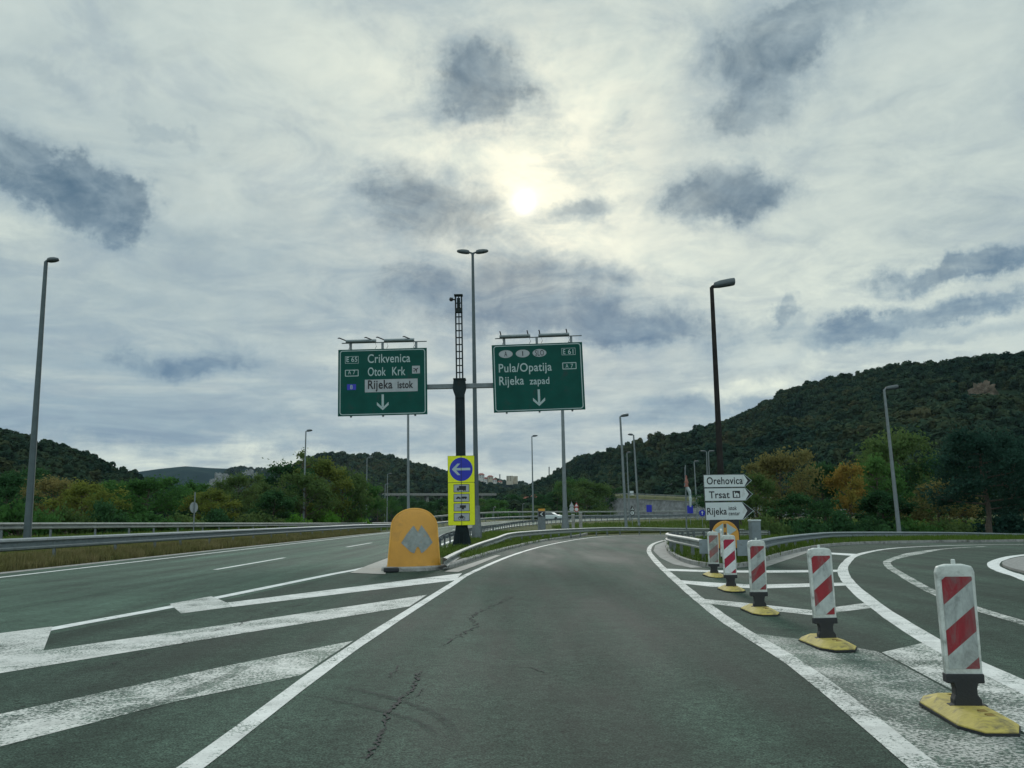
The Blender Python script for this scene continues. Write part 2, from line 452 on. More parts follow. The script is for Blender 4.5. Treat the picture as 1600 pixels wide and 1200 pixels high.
mat['signgrey'] = M('sign_reflective_grey', (0.32, 0.34, 0.35), 0.5, var=0.1, scale=3)
mat['white'] = M('white_panel', (0.52, 0.56, 0.55), 0.5, var=0.06, scale=3, dirt=(0.38, 0.39, 0.37), dirt_amt=0.25)
mat['black'] = M('black_print', (0.012, 0.012, 0.013), 0.6, var=0.1)
mat['blue'] = M('sign_blue', (0.012, 0.02, 0.36), 0.45, var=0.08)
mat['yellow'] = M('fluorescent_yellow', (0.70, 0.72, 0.0), 0.5, var=0.05)
mat['orange'] = M('orange_plastic', (0.56, 0.265, 0.034), 0.5, var=0.12, scale=1.6, dirt=(0.40, 0.20, 0.04), dirt_amt=0.35, dscale=1.5, bump=0.08, bscale=12)
mat['emblem'] = M('faded_arrow_grey', (0.235, 0.255, 0.24), 0.7, var=0.25, scale=6, dirt=(0.48, 0.23, 0.04), dirt_amt=0.15, dscale=7)
mat['rubber'] = M('black_rubber', (0.018, 0.02, 0.022), 0.75, var=0.2, bump=0.2, bscale=60)
mat['base_yellow'] = M('yellow_rubber', (0.46, 0.36, 0.085), 0.75, var=0.2, scale=7, dirt=(0.12, 0.10, 0.06), dirt_amt=0.55, dscale=6, bump=0.3, bscale=35)
mat['bframe'] = M('white_plastic', (0.56, 0.58, 0.54), 0.55, var=0.18, scale=5, dirt=(0.22, 0.23, 0.20), dirt_amt=0.6, dscale=6)
mat['redsign'] = M('sign_red', (0.42, 0.02, 0.03), 0.5, var=0.1)
mat['alu'] = M('sign_back_aluminium', (0.36, 0.38, 0.38), 0.5, 0.5, var=0.1)
mat['bark'] = M('bark', (0.075, 0.06, 0.045), 0.9, var=0.35, scale=8, bump=0.5, bscale=14)
mat['rock'] = M('limestone', (0.19, 0.195, 0.19), 0.9, var=0.35, scale=0.25, bump=0.8, bscale=1.0, dirt=(0.05, 0.06, 0.04), dirt_amt=0.6, dscale=0.3)
mat['rock_brown'] = M('brown_cliff', (0.13, 0.10, 0.072), 0.9, var=0.35, scale=0.25, bump=0.8, bscale=1.0, dirt=(0.06, 0.06, 0.04), dirt_amt=0.6, dscale=0.3)
mat['crack'] = M('crack_shadow', (0.012, 0.013, 0.013), 0.9, var=0.3)
mat['stonewall'] = M('stone_wall', (0.20, 0.205, 0.21), 0.9, var=0.4, scale=0.9, bump=0.6, bscale=2.0, dirt=(0.09, 0.10, 0.09), dirt_amt=0.5, dscale=0.5)

# ------------------------------------------------------------------ land, roads, markings
def T(x, y):
    """height of the land: it climbs beyond the ramp and falls away to the right"""
    h = -0.36 * sstep(8, 40, x) * sstep(25, 75, y) * (1 - sstep(85, 130, y))
    if y > 60: h += 1.2 * sstep(88, 195, y) * sstep(-0.13, -0.02, x / y)
    return h
def G(px, py, z=0.0):
    d = ray(px, py); h = 0.0
    for _ in range(30):
        t = (h + z - EYE) / d.z
        h2 = T(d.x * t, d.y * t)
        h = h * 0.5 + h2 * 0.5
    return Vector((d.x * t, d.y * t, 0))
def gp(*pp): return [G(a, b) for a, b in pp]
def resample(path, n):
    L = [0.0]
    for a, b in zip(path, path[1:]): L.append(L[-1] + (b - a).length)
    out = []; j = 0
    for i in range(n):
        s_ = L[-1] * i / (n - 1)
        while j < len(L) - 2 and L[j + 1] < s_: j += 1
        k = (s_ - L[j]) / max(1e-6, L[j + 1] - L[j])
        out.append(path[j].lerp(path[j + 1], min(1, k)))
    return out
def drape(name, poly, dz, m, parent=None, step=2.0, skirt=0.0):
    bm = bmesh.new()
    clean = [p for i, p in enumerate(poly) if (Vector(p[:2]) - Vector(poly[i - 1][:2])).length > 1e-4]
    poly = clean
    vs = [bm.verts.new((p[0], p[1], 0)) for p in poly]
    for tri in tessellate_polygon([[Vector((p[0], p[1], 0)) for p in poly]]):
        try: bm.faces.new([vs[i] for i in tri])
        except ValueError: pass
    xs = [p[0] for p in poly]; ys = [p[1] for p in poly]
    def cut(lo, hi, ax):
        c = math.ceil(lo / step) * step
        while c < hi:
            no = (1, 0, 0) if ax == 0 else (0, 1, 0)
            co = (c, 0, 0) if ax == 0 else (0, c, 0)
            bmesh.ops.bisect_plane(bm, geom=bm.verts[:] + bm.edges[:] + bm.faces[:], plane_co=co, plane_no=no, dist=1e-5)
            c += step
    cut(min(xs), max(xs), 0); cut(min(ys), max(ys), 1)
    for v in bm.verts: v.co.z = T(v.co.x, v.co.y) + dz
    for f in bm.faces:
        f.normal_update()
        if f.normal.z < 0: f.normal_flip()
    if skirt:
        be = [e for e in bm.edges if e.is_boundary]
        r = bmesh.ops.extrude_edge_only(bm, edges=be)
        for g in r['geom']:
            if isinstance(g, bmesh.types.BMVert): g.co.z -= skirt
        bmesh.ops.recalc_face_normals(bm, faces=bm.faces[:])
    me = bpy.data.meshes.new(name); bm.to_mesh(me); bm.free()
    me.materials.append(m)
    o = bpy.data.objects.new(name, me); C.objects.link(o)
    if parent is not None: o.parent = parent
    return o

MW_L = catmull([(-15.3, -25), (-15.3, 20), (-15.3, 60), (-15.2, 100), (-13.0, 128), (-7, 152), (4, 176), (20, 197), (42, 213), (75, 226), (130, 235), (230, 242)], 2)
MW_R = catmull([(-9.6, -25), (-8.4, -8), (-6.6, 11), (-5.95, 15), (-4.95, 24), (-4.4, 29), (-4.2, 45), (-4.0, 80), (-3, 105), (1, 130), (10, 152), (24, 170), (45, 186), (75, 197), (130, 206), (230, 213)], 2)

# ground
def berm(x, y):
    d = -15.5 - x
    if d <= 0 or y > 125: return 0.0
    return (0.22 * sstep(0.0, 1.0, d) + 0.35 * sstep(3.0, 9.0, d)) * (1 - sstep(95, 125, y))
def Hg(x, y): return T(x, y) - 0.07 + berm(x, y)
def ground():
    def axis(a, b, s, far, k):   # even lines near the roads, widening outwards
        l = []; v = a
        while v <= b: l.append(v); v += s
        st = s
        w = l[-1]
        while w < far: st *= k; w += st; l.append(w)
        st = s; w = l[0]
        while w > -far: st *= k; w -= st; l.insert(0, w)
        return l
    xs = sorted(set(axis(-40, 100, 2.0, 4300, 1.3) + [-15.5, -15.0, -15.25, -15.75, -16.0, -16.25, -16.5, -17, -19, -21, -23]))
    ys = axis(-30, 260, 2.0, 4300, 1.3)
    mb = MB(); vs = [(x, y, Hg(x, y)) for y in ys for x in xs]; n = len(xs); fs = []
    for j in range(len(ys) - 1):
        for i in range(n - 1):
            fs.append((j * n + i, j * n + i + 1, (j + 1) * n + i + 1, (j + 1) * n + i))
    mb.add(vs, fs)
    m = bpy.data.materials.new('verge_ground'); m.use_nodes = True
    t = NT(m.node_tree); b = t.n['Principled BSDF']
    tc = t.new('ShaderNodeTexCoord').outputs['Object']
    n1 = t.noise(tc, 0.35, 6.0, 0.65); n2 = t.noise(tc, 5.0, 5.0, 0.7)
    c = t.ramp(t.m('ADD', t.m('MULTIPLY', n1, 0.6), t.m('MULTIPLY', n2, 0.4)),
               [(0.36, (0.03, 0.045, 0.0082, 1)), (0.5, (0.06, 0.075, 0.022, 1)), (0.62, (0.10, 0.095, 0.045, 1))])
    t.put(b.inputs['Base Color'], c); b.inputs['Roughness'].default_value = 0.95; b.inputs['Specular IOR Level'].default_value = 0.1
    bp = t.new('ShaderNodeBump', {'Strength': 0.9, 'Distance': 0.1, 'Height': n2}); t.t.links.new(bp.outputs[0], b.inputs['Normal'])
    mat['ground'] = m
    o = obj('ground', mb, m, smooth=True, recalc=False)
    return tag(o, 'rough grass ground of the valley floor round the roads', 'ground', kind='structure')
ground()

# motorway
A = resample(MW_L, 150); B = resample([p + Vector((0.7, 0, 0)) for p in MW_R], 150)
mb = MB(); vs = []; fs = []
K = 8
for a, b in zip(A, B):
    for k in range(K + 1):
        p = a.lerp(b, k / K); vs.append((p.x, p.y, T(p.x, p.y)))
for i in range(149):
    for k in range(K):
        fs.append((i * (K + 1) + k, i * (K + 1) + k + 1, (i + 1) * (K + 1) + k + 1, (i + 1) * (K + 1) + k))
mb.add(vs, fs)
motorway = tag(obj('motorway', mb, mat['asphalt'], recalc=False), 'two lane grey motorway carriageway curving away on the left of the crash cushion', 'road', kind='structure')
LL = [p + Vector((1.25, 0, 0)) for p in MW_L]
def part(name, mb, m, parent): return obj(name, mb, m, parent, recalc=False)
part('edge_line', ribbon(resample(LL, 220), 0.2, 0.0035), mat['paint'], motorway)
part('edge_line', ribbon(resample(MW_R, 220), 0.2, 0.0055, lambda t: 0.26), mat['paint'], motorway)
mid = resample([a.lerp(b, 0.52) for a, b in zip(resample(LL, 200), resample(MW_R, 200))], 1400)
mid = [Vector((-9.1 + (p.x + 9.1) * sstep(55, 80, p.y), p.y, 0)) if p.y < 80 else p for p in mid]
def along(path, y0, y1): return [p for p in path if y0 <= p.y <= y1]
for y0, y1 in ((2.0, 9.0), (26.8, 35.2), (47.7, 56.5), (69, 77), (90, 98), (111, 119)):
    seg = along(mid, y0, y1)
    if len(seg) > 2: part('lane_dash', ribbon(seg, 0.17, 0.0035), mat['paint'], motorway)

# ramp, gore and right-hand slip road in one sheet
ramp_poly = [(-9.2, -20)] + [(p.x + 0.35, p.y) for p in MW_R if -18 < p.y < 31][::2] + [(-3.4, 31)] + [(p.x - .8, p.y) for p in gp((730, 877.5), (765, 866.5), (800, 857), (850, 845.8))] + \
    [tuple(p[:2]) for p in gp((900, 840.2), (940, 836.8), (985, 835.3), (1050, 835.2), (1120, 835.6))] + \
    [(45, 72), (75, 76), (75, -20)]
ramp = tag(drape('ramp_road', ramp_poly, 0.004, mat['asphalt_ramp']), 'dark grey ramp road running straight ahead and then bending right', 'road', kind='structure')
LW = catmull(gp((190, 1260), (300, 1200), (556, 1010), (704, 915), (738, 894.5), (800, 868), (850, 853.2), (900, 843.4), (940, 838.6), (985, 836.6), (1040, 836.2)), 0.7)
part('edge_line', ribbon(LW, 0.2, 0.0092, lambda t: 0.165), mat['paint_line'], ramp)
RW = catmull(gp((1530, 1270), (1444, 1200), (1246, 1040), (1124, 962), (1050, 901), (1024, 876), (1014, 860), (1022, 849.5), (1044, 843.5), (1080, 840.5)), 0.7)
part('edge_line', ribbon(RW, 0.24, 0.0092, lambda t: 0.20), mat['paint_worn'], ramp)
SW = catmull(gp((1760, 1160), (1610, 1079), (1474, 1014), (1370, 948), (1327, 911), (1317, 892), (1322, 880), (1339, 867.5), (1382, 858.5), (1437, 854.3), (1527, 851.5), (1600, 851)), 0.7)
part('edge_line', ribbon(SW, 0.3, 0.0082, lambda t: 0.26), mat['paint_line'], ramp)
SC = catmull(gp((1700, 1004), (1600, 974), (1520, 950), (1455, 924), (1412, 900), (1388, 884), (1392, 875), (1437, 863.5), (1480, 857.5), (1540, 854)), 0.7)
part('scratched_line', ribbon(SC, 0.14, 0.0082, lambda t: 0.22 + 0.35 * math.exp(-((t - 0.72) / 0.10) ** 2)), mat['paint_scratch'], ramp)
IW = catmull(gp((2050, 1105), (1720, 955), (1600, 903.5), (1568, 893), (1552, 883.5), (1562, 875), (1600, 867.5), (1700, 861), (2000, 853)), 0.5)
part('edge_line', ribbon(IW, 0.3, 0.0082, lambda t: 0.32), mat['paint'], ramp)
# hatching stripes
def quad(*pp): return [tuple(p[:2]) for p in gp(*pp)]
def stripe(poly, m, z): 
    if len(poly) and isinstance(poly[0], tuple) and poly[0][1] > 200: poly = quad(*poly)
    return drape('hatching_stripe', poly, z, m, ramp, step=4.0)
stripe([(265, 944), (330, 932), (362, 945), (360, 949), (283, 959)], mat['paint_worn'], 0.0064)
stripe([(356, 942), (540, 919), (722, 896), (712, 907), (560, 925), (362, 949)], mat['paint_line'], 0.0072)
stripe([(-60, 1000), (0, 990), (82, 979.5), (67, 1019), (-60, 1040)], mat['paint_worn'], 0.0064)
stripe([(-90, 1041), (0, 1027), (350, 977), (667, 930), (640, 948), (350, 995), (0, 1053), (-90, 1068)], mat['paint_worn'], 0.0072)
stripe([(-120, 1142), (0, 1117), (375, 1037), (552, 1002), (470, 1056), (280, 1096), (0, 1168), (-120, 1200)], mat['paint_thin'], 0.0072)
stripe([(1032, 888.5), (1110, 891.5), (1200, 891.5), (1316, 890.5), (1316, 894), (1200, 895.2), (1110, 894.5), (1040, 892)], mat['paint_line'], 0.0064)
stripe([(1055, 906.5), (1120, 911), (1180, 914), (1328, 910.5), (1330, 915), (1190, 920), (1110, 917), (1062, 911.5)], mat['paint_line'], 0.0064)
stripe([(1084, 935), (1170, 943), (1270, 954), (1363, 941), (1372, 949), (1272, 962), (1170, 951), (1092, 942)], mat['paint_worn'], 0.0064)
stripe([(1295, 863.5), (1342, 866), (1338, 869), (1295, 866)], mat['paint'], 0.0064)
drape('painted_gore', quad((1157, 988), (1215, 995), (1285, 1003), (1372, 1019), (1480, 1078), (1700, 1210), (1760, 1330), (1500, 1300), (1360, 1130), (1250, 1040)), 0.0058, mat['paint_gone'], ramp, step=4.0)
drape('painted_gore', quad((1378, 1020), (1448, 1004), (1560, 1060), (1720, 1150), (1800, 1250), (1700, 1205), (1490, 1080)), 0.0058, mat['paint_thin'], ramp, step=4.0)
# cracks and tyre marks
def wiggle(pp, amp, n=14):
    pts = [G(*p) for p in pp]; out = []
    for a, b in zip(pts, pts[1:]):
        for k in range(n):
            q = a.lerp(b, k / n); s_ = (b - a).length
            out.append(q + Vector((rnd.uniform(-1, 1), rnd.uniform(-1, 1), 0)) * amp * min(1, s_))
    out.append(pts[-1]); return out
def crack(pp, w, amp=0.04):
    path = wiggle(pp, amp)
    part('crack', ribbon(path, w, 0.0115, lambda t: w * rnd.uniform(.18, .62) * (1 if 0.04 < t < .96 else .4)), mat['crack'], ramp)
crack([(600, 1140), (608, 1112), (622, 1098), (640, 1082), (652, 1068), (655, 1050)], 0.055, .06)
crack([(575, 1190), (590, 1160), (600, 1140)], 0.05, .06)
crack([(632, 1094), (655, 1088), (662, 1076)], 0.02)
crack([(690, 1012), (716, 994), (735, 984), (746, 980), (740, 970), (735, 966), (748, 958), (768, 948), (790, 938), (806, 930)], 0.045, 0.09)
crack([(608, 1060), (622, 1040)], 0.03)
crack([(330, 988), (345, 984), (380, 972), (420, 958), (450, 949), (490, 940)], 0.03, 0.15)
crack([(150, 1050), (190, 1036), (230, 1020), (290, 1002)], 0.025, 0.15)
crack([(800, 1042), (830, 1044), (850, 1052)], 0.03)
def tyre_mark(pp, w):
    """a thin rubber film that thins out towards its edges and ends"""
    m = mat.get('tyre')
    if m is None:
        m = bpy.data.materials.new('tyre_rubber_mark'); m.use_nodes = True
        t = NT(m.node_tree); b = t.n['Principled BSDF']
        tc = t.new('ShaderNodeTexCoord').outputs['Object']
        at = t.new('ShaderNodeAttribute', attribute_name='film').outputs['Fac']
        g = t.m('MULTIPLY', t.m('MULTIPLY', at, 0.62), t.rng(t.noise(tc, 22.0, 5.0, 0.75), 0.36, 0.62))
        b.inputs['Base Color'].default_value = (0.012, 0.018, 0.016, 1); b.inputs['Roughness'].default_value = 0.9
        t.put(b.inputs['Alpha'], g); mat['tyre'] = m
    path = catmull(gp(*pp), 0.15); mb = MB(); vs = []; fs = []; film = []
    for i, p in enumerate(path):
        s_ = side(path, i); e = min(1, 4 * i / len(path), 4 * (len(path) - 1 - i) / len(path))
        for q, a in ((-.5, 0), (-.22, .9), (.0, .7), (.22, .9), (.5, 0)):
            c = p + s_ * q * w; vs.append((c.x, c.y, T(c.x, c.y) + .0105)); film.append(a * e)
    for i in range(len(path) - 1):
        for k in range(4): fs.append((5 * i + k, 5 * i + k + 1, 5 * i + k + 6, 5 * i + k + 5))
    mb.add(vs, fs); o = part('tyre_mark', mb, m, ramp)
    at = o.data.attributes.new('film', 'FLOAT', 'POINT'); at.data.foreach_set('value', film)
tyre_mark([(492, 1069), (560, 1080), (620, 1094), (670, 1112), (700, 1132), (716, 1160)], 0.10)
tyre_mark([(470, 1087), (540, 1099), (605, 1114), (650, 1128), (675, 1144), (690, 1156)], 0.08)
drape('asphalt_patch', quad((350, 1056), (372, 1042), (395, 1041), (360, 1062), (300, 1088), (255, 1092)), 0.0084, mat['paint_gone'], ramp, 4.0)

# islands
def kerb(name, path, label, w=0.16, h=0.13, out=True):
    mb = MB(); rings = []
    for i, p in enumerate(path):
        s_ = side(path, i)
        z = T(p.x, p.y)
        r_ = []
        for a, b in ((-w / 2, -0.1), (-w / 2, h), (w / 2 - 0.03, h), (w / 2, h - 0.04), (w / 2, -0.1)):
            q = p + s_ * a; r_.append((q.x, q.y, z + b))
        rings.append(r_)
    mb.loft(rings)
    return tag(obj(name, mb, mat['kerb']), label, 'kerb', kind='structure')
def grass_mat():
    m = bpy.data.materials.new('island_soil'); m.use_nodes = True
    t = NT(m.node_tree); b = t.n['Principled BSDF']
    tc = t.new('ShaderNodeTexCoord').outputs['Object']
    n1 = t.noise(tc, 0.8, 6.0, 0.65); n2 = t.noise(tc, 9.0, 5.0, 0.7)
    c = t.ramp(t.m('ADD', t.m('MULTIPLY', n1, 0.6), t.m('MULTIPLY', n2, 0.4)),
               [(0.36, (0.035, 0.05, 0.0092, 1)), (0.52, (0.065, 0.075, 0.025, 1)), (0.62, (0.12, 0.105, 0.07, 1))])
    t.put(b.inputs['Base Color'], c); b.inputs['Roughness'].default_value = 0.95; b.inputs['Specular IOR Level'].default_value = 0.1
    bp = t.new('ShaderNodeBump', {'Strength': 0.9, 'Distance': 0.06, 'Height': n2}); t.t.links.new(bp.outputs[0], b.inputs['Normal'])
    return m
mat['soil'] = grass_mat()
med_r = gp((598, 893), (640, 893), (692, 889.5), (730, 877.5), (765, 866.5), (800, 857), (850, 845.8), (900, 838.4))
med_r = [p for p in med_r] + [Vector((6.5, 78, 0)), Vector((11, 84, 0)), Vector((16, 88, 0))]
med_l = [Vector(p) for p in ((-3.75, 27.3, 0), (-3.4, 33, 0), (-3.2, 48, 0), (-3.0, 65, 0), (-2.8, 80, 0), (-2.4, 90, 0))]
tag(drape('median', [p[:2] for p in med_r] + [(16, 92)] + [p[:2] for p in med_l[::-1]], 0.09, mat['soil'], step=3.0, skirt=0.25),
    'grassy median wedge between the motorway and the ramp', 'median', kind='structure')
kerb('kerb', catmull(med_r[:9], 0.6), 'worn kerb along the median beside the ramp')
kerb('kerb', catmull([med_l[0] + Vector((0, -0.2, 0))] + med_l[1:5], 1.0)[::-1], 'kerb along the median beside the motorway')
tag(drape('paved_nose', [p[:2] for p in gp((547, 896), (575, 884), (606, 872.5), (645, 862), (640, 880), (604, 891), (602, 898))], 0.017, mat['apron'], step=4),
    'pale concrete nose on the road left of the orange cushion', 'pavement', kind='structure')
tag(drape('paved_strip', [p[:2] for p in gp((694, 894), (730, 883), (775, 868), (783, 868), (740, 886), (716, 894.5))], 0.017, mat['apron'], step=4),
    'pale concrete strip on the road right of the orange cushion', 'pavement', kind='structure')

nose = gp((1046, 845), (1042, 851), (1045, 861), (1054, 870), (1072, 879), (1100, 885.5), (1140, 888), (1175, 883.5), (1200, 875), (1230, 866.5), (1275, 856.5), (1330, 851.2), (1400, 848.8), (1500, 847.3), (1600, 846.3))
nose = catmull(nose + [Vector((60, 66, 0))], 0.7)
isl = [p[:2] for p in nose] + [(75, 66), (75, 71), (45, 68), (25, 64.5), (15, 59.5)]
tag(drape('traffic_island', isl, 0.09, mat['soil'], step=3.0, skirt=0.3), 'grassy island carrying the direction signs between ramp and slip road', 'island', kind='structure')
kerb('kerb', nose[::-1], 'chipped kerb round the grassy island with the direction signs')
ap = [p[:2] for p in gp((1040, 846), (1024, 852), (1021, 861), (1032, 872), (1052, 882), (1080, 887.5), (1098, 887), (1072, 880), (1054, 871), (1044, 862), (1041, 851))]
tag(drape('paved_apron', ap, 0.010, mat['kerb'], step=4), 'pale concrete apron round the nose of the island', 'pavement', kind='structure')
ap = [p[:2] for p in gp((1183, 882), (1203, 875), (1232, 866.5), (1275, 857), (1268, 861.5), (1245, 870), (1215, 880), (1195, 887))]
tag(drape('paved_gutter', ap, 0.010, mat['kerb'], step=4), 'pale concrete gutter strip right of the island nose', 'pavement', kind='structure')
ri = catmull(gp((2050, 1075), (1720, 940), (1610, 899), (1580, 890.5), (1566, 883.5), (1576, 877), (1610, 871), (1700, 865), (2000, 857)), 0.5)
tag(drape('far_island', [p[:2] for p in ri], 0.06, mat['gravel'], step=4, skirt=0.2), 'rounded gravelly concrete island at the right edge of the slip road', 'island', kind='structure')
# the strip of dirt gutter below the left verge
tag(obj('gutter', ribbon(resample([p + Vector((0.12, 0, 0)) for p in MW_L], 150), 0.5, 0.008), mat['kerb'], recalc=False), 'concrete gutter between the motorway and the dry verge', 'gutter', kind='structure')

# ------------------------------------------------------------------ hills with their forests
def ridge(pts):
    """photo ridge line -> function azimuth -> elevation"""
    ae = sorted(azel(*p) for p in pts)
    def f(a):
        if a <= ae[0][0]: return ae[0][1]
        for (a0, e0), (a1, e1) in zip(ae, ae[1:]):
            if a <= a1: return e0 + (e1 - e0) * (a - a0) / (a1 - a0)
        return ae[-1][1]
    return f, ae[0][0], ae[-1][0]
def hill(name, label, pts, rf, rr, zf, treeh, m, na=110, nt=34, amp=0.03, power=1.0, seed=0, fade=0.0):
    f, a0, a1 = ridge(pts)
    def surf(a, t):
        r0, r1 = rf(a), rr(a)
        r = r0 + t * (r1 - r0)
        top = EYE + r1 * math.tan(f(a)) - treeh
        base = zf
        s_ = (t ** power) if t <= 1 else 1 - 0.9 * (t - 1) ** 1.4
        nz = mnoise.fractal(Vector((math.sin(a) * r, math.cos(a) * r, seed * 31.0)) / (0.22 * (r1 - r0) + 30), 1.0, 2.0, 5)
        z = base + max(0.0, top - base) * s_ + nz * amp * (r1 - r0) * math.sin(PI * min(t, 1.0)) * (1 if t <= 1 else 0) * min(1.0, max(0.0, top - base) / 60.0)
        return Vector((math.sin(a) * r, math.cos(a) * r, z))
    mb = MB(); vs = []; fs = []
    for i in range(na + 1):
        a = a0 + (a1 - a0) * i / na
        for j in range(nt + 1): vs.append(surf(a, 1.7 * j / nt))
    for i in range(na):
        for j in range(nt): fs.append((i * (nt + 1) + j, i * (nt + 1) + j + 1, (i + 1) * (nt + 1) + j + 1, (i + 1) * (nt + 1) + j))
    mb.add(vs, fs)
    o = obj(name, mb, m, smooth=True)
    tag(o, label, 'hill', kind='structure')
    return surf, a0, a1
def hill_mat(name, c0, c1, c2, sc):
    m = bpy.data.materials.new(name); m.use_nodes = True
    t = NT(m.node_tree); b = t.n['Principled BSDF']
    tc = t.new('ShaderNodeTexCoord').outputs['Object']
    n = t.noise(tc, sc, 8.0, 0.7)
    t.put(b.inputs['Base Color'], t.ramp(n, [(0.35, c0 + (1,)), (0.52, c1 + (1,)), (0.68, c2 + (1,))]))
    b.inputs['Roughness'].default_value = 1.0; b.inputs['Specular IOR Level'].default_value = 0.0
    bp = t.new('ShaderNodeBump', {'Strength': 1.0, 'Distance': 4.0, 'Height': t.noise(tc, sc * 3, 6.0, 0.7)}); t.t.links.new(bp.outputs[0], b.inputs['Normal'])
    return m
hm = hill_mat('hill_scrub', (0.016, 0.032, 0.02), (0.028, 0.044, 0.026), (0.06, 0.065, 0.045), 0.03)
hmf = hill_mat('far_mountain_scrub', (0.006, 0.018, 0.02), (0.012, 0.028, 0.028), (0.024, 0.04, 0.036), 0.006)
right = hill('hill', 'long wooded ridge rising to the right behind the direction signs',
    [(770, 776), (790, 768), (830, 757), (870, 738), (905, 719), (950, 706), (1000, 695), (1050, 683), (1100, 668), (1150, 651), (1200, 622), (1225, 608), (1300, 585), (1400, 566), (1500, 552), (1600, 547), (1800, 540), (2100, 560)],
    lambda a: 250 + 60 * math.cos(a * 4), lambda a: 900 - 430 * sstep(-0.02, 0.55, a), 1.0, 7.0, hm, amp=0.05, seed=1)
left = hill('hill', 'dark wooded hillside sloping down from the left edge',
    [(-500, 560), (-200, 600), (0, 664), (60, 690), (110, 708), (150, 722), (195, 737), (240, 751), (290, 764), (340, 780), (420, 795), (470, 803)],
    lambda a: 150, lambda a: 420 + 120 * sstep(-0.6, -0.3, a), 0.5, 7.0, hm, amp=0.05, seed=2)
mid_h = hill('hill', 'wooded hill in the middle distance behind the left overhead sign',
    [(380, 778), (430, 757), (470, 735), (505, 724), (560, 721), (600, 721), (640, 727), (680, 738), (720, 750), (760, 762), (800, 775), (850, 790)],
    lambda a: 550, lambda a: 1150, 2.0, 8.0, hm, amp=0.05, seed=3)
town_h = hill('hill', 'built-up wooded hill seen far off right of the yellow sign',
    [(600, 790), (660, 768), (700, 755), (735, 750), (760, 750), (790, 753), (820, 757), (870, 758), (930, 770), (1000, 790)],
    lambda a: 1150, lambda a: 1750, 4.0, 8.0, hm, amp=0.03, seed=4)
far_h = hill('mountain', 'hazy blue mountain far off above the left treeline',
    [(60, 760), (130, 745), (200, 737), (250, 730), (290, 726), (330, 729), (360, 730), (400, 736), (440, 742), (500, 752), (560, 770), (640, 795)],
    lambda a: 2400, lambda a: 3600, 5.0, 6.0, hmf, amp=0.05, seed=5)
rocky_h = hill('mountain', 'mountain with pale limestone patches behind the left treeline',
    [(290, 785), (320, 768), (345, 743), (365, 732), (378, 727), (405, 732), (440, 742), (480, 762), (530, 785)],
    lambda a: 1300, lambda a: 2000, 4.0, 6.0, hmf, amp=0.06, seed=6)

# crown prototypes for the woods: loose clumps of leaf cards
def clump_mesh(seed, lobes=9, per=46, size=0.2, tall=0.9):
    r = random.Random(seed); mb = MB()
    cs = []
    for k in range(lobes):
        a = r.uniform(0, 2 * PI); d = r.uniform(0.0, 0.62)
        cs.append((Vector((d * math.cos(a), d * math.sin(a), r.uniform(0.15, 1.0) * tall)), r.uniform(0.28, 0.46)))
    for c, rad in cs:
        for _ in range(per):
            n = Vector((r.gauss(0, 1), r.gauss(0, 1), r.gauss(0.25, 1))).normalized()
            p = c + n * rad * r.uniform(0.75, 1.08)
            nn = (n + Vector((r.uniform(-.7, .7), r.uniform(-.7, .7), r.uniform(-.5, .9)))).normalized()
            u = nn.orthogonal().normalized(); u.rotate(Matrix.Rotation(r.uniform(0, 6.28), 3, nn)); w = nn.cross(u)
            s_ = size * r.uniform(0.6, 1.3)
            mb.add([p - u * s_, p + w * s_ * .6, p + u * s_, p - w * s_ * .6], [(0, 1, 2, 3)])
    return mb
mat['wood_leaf'] = leaf('woodland_leaves', [(0.010, 0.030, 0.027), (0.022, 0.048, 0.036), (0.038, 0.066, 0.042), (0.06, 0.078, 0.042), (0.095, 0.088, 0.048)], 0.25, 0.016)
proto = bpy.data.collections.new('crown_prototypes')
for k in range(5):
    mb = clump_mesh(40 + k, tall=1.0 if k < 3 else 1.5)
    me = bpy.data.meshes.new('crown'); me.from_pydata([tuple(v) for v in mb.v], [], mb.f); me.materials.append(mat['wood_leaf'])
    proto.objects.link(bpy.data.objects.new('crown', me))
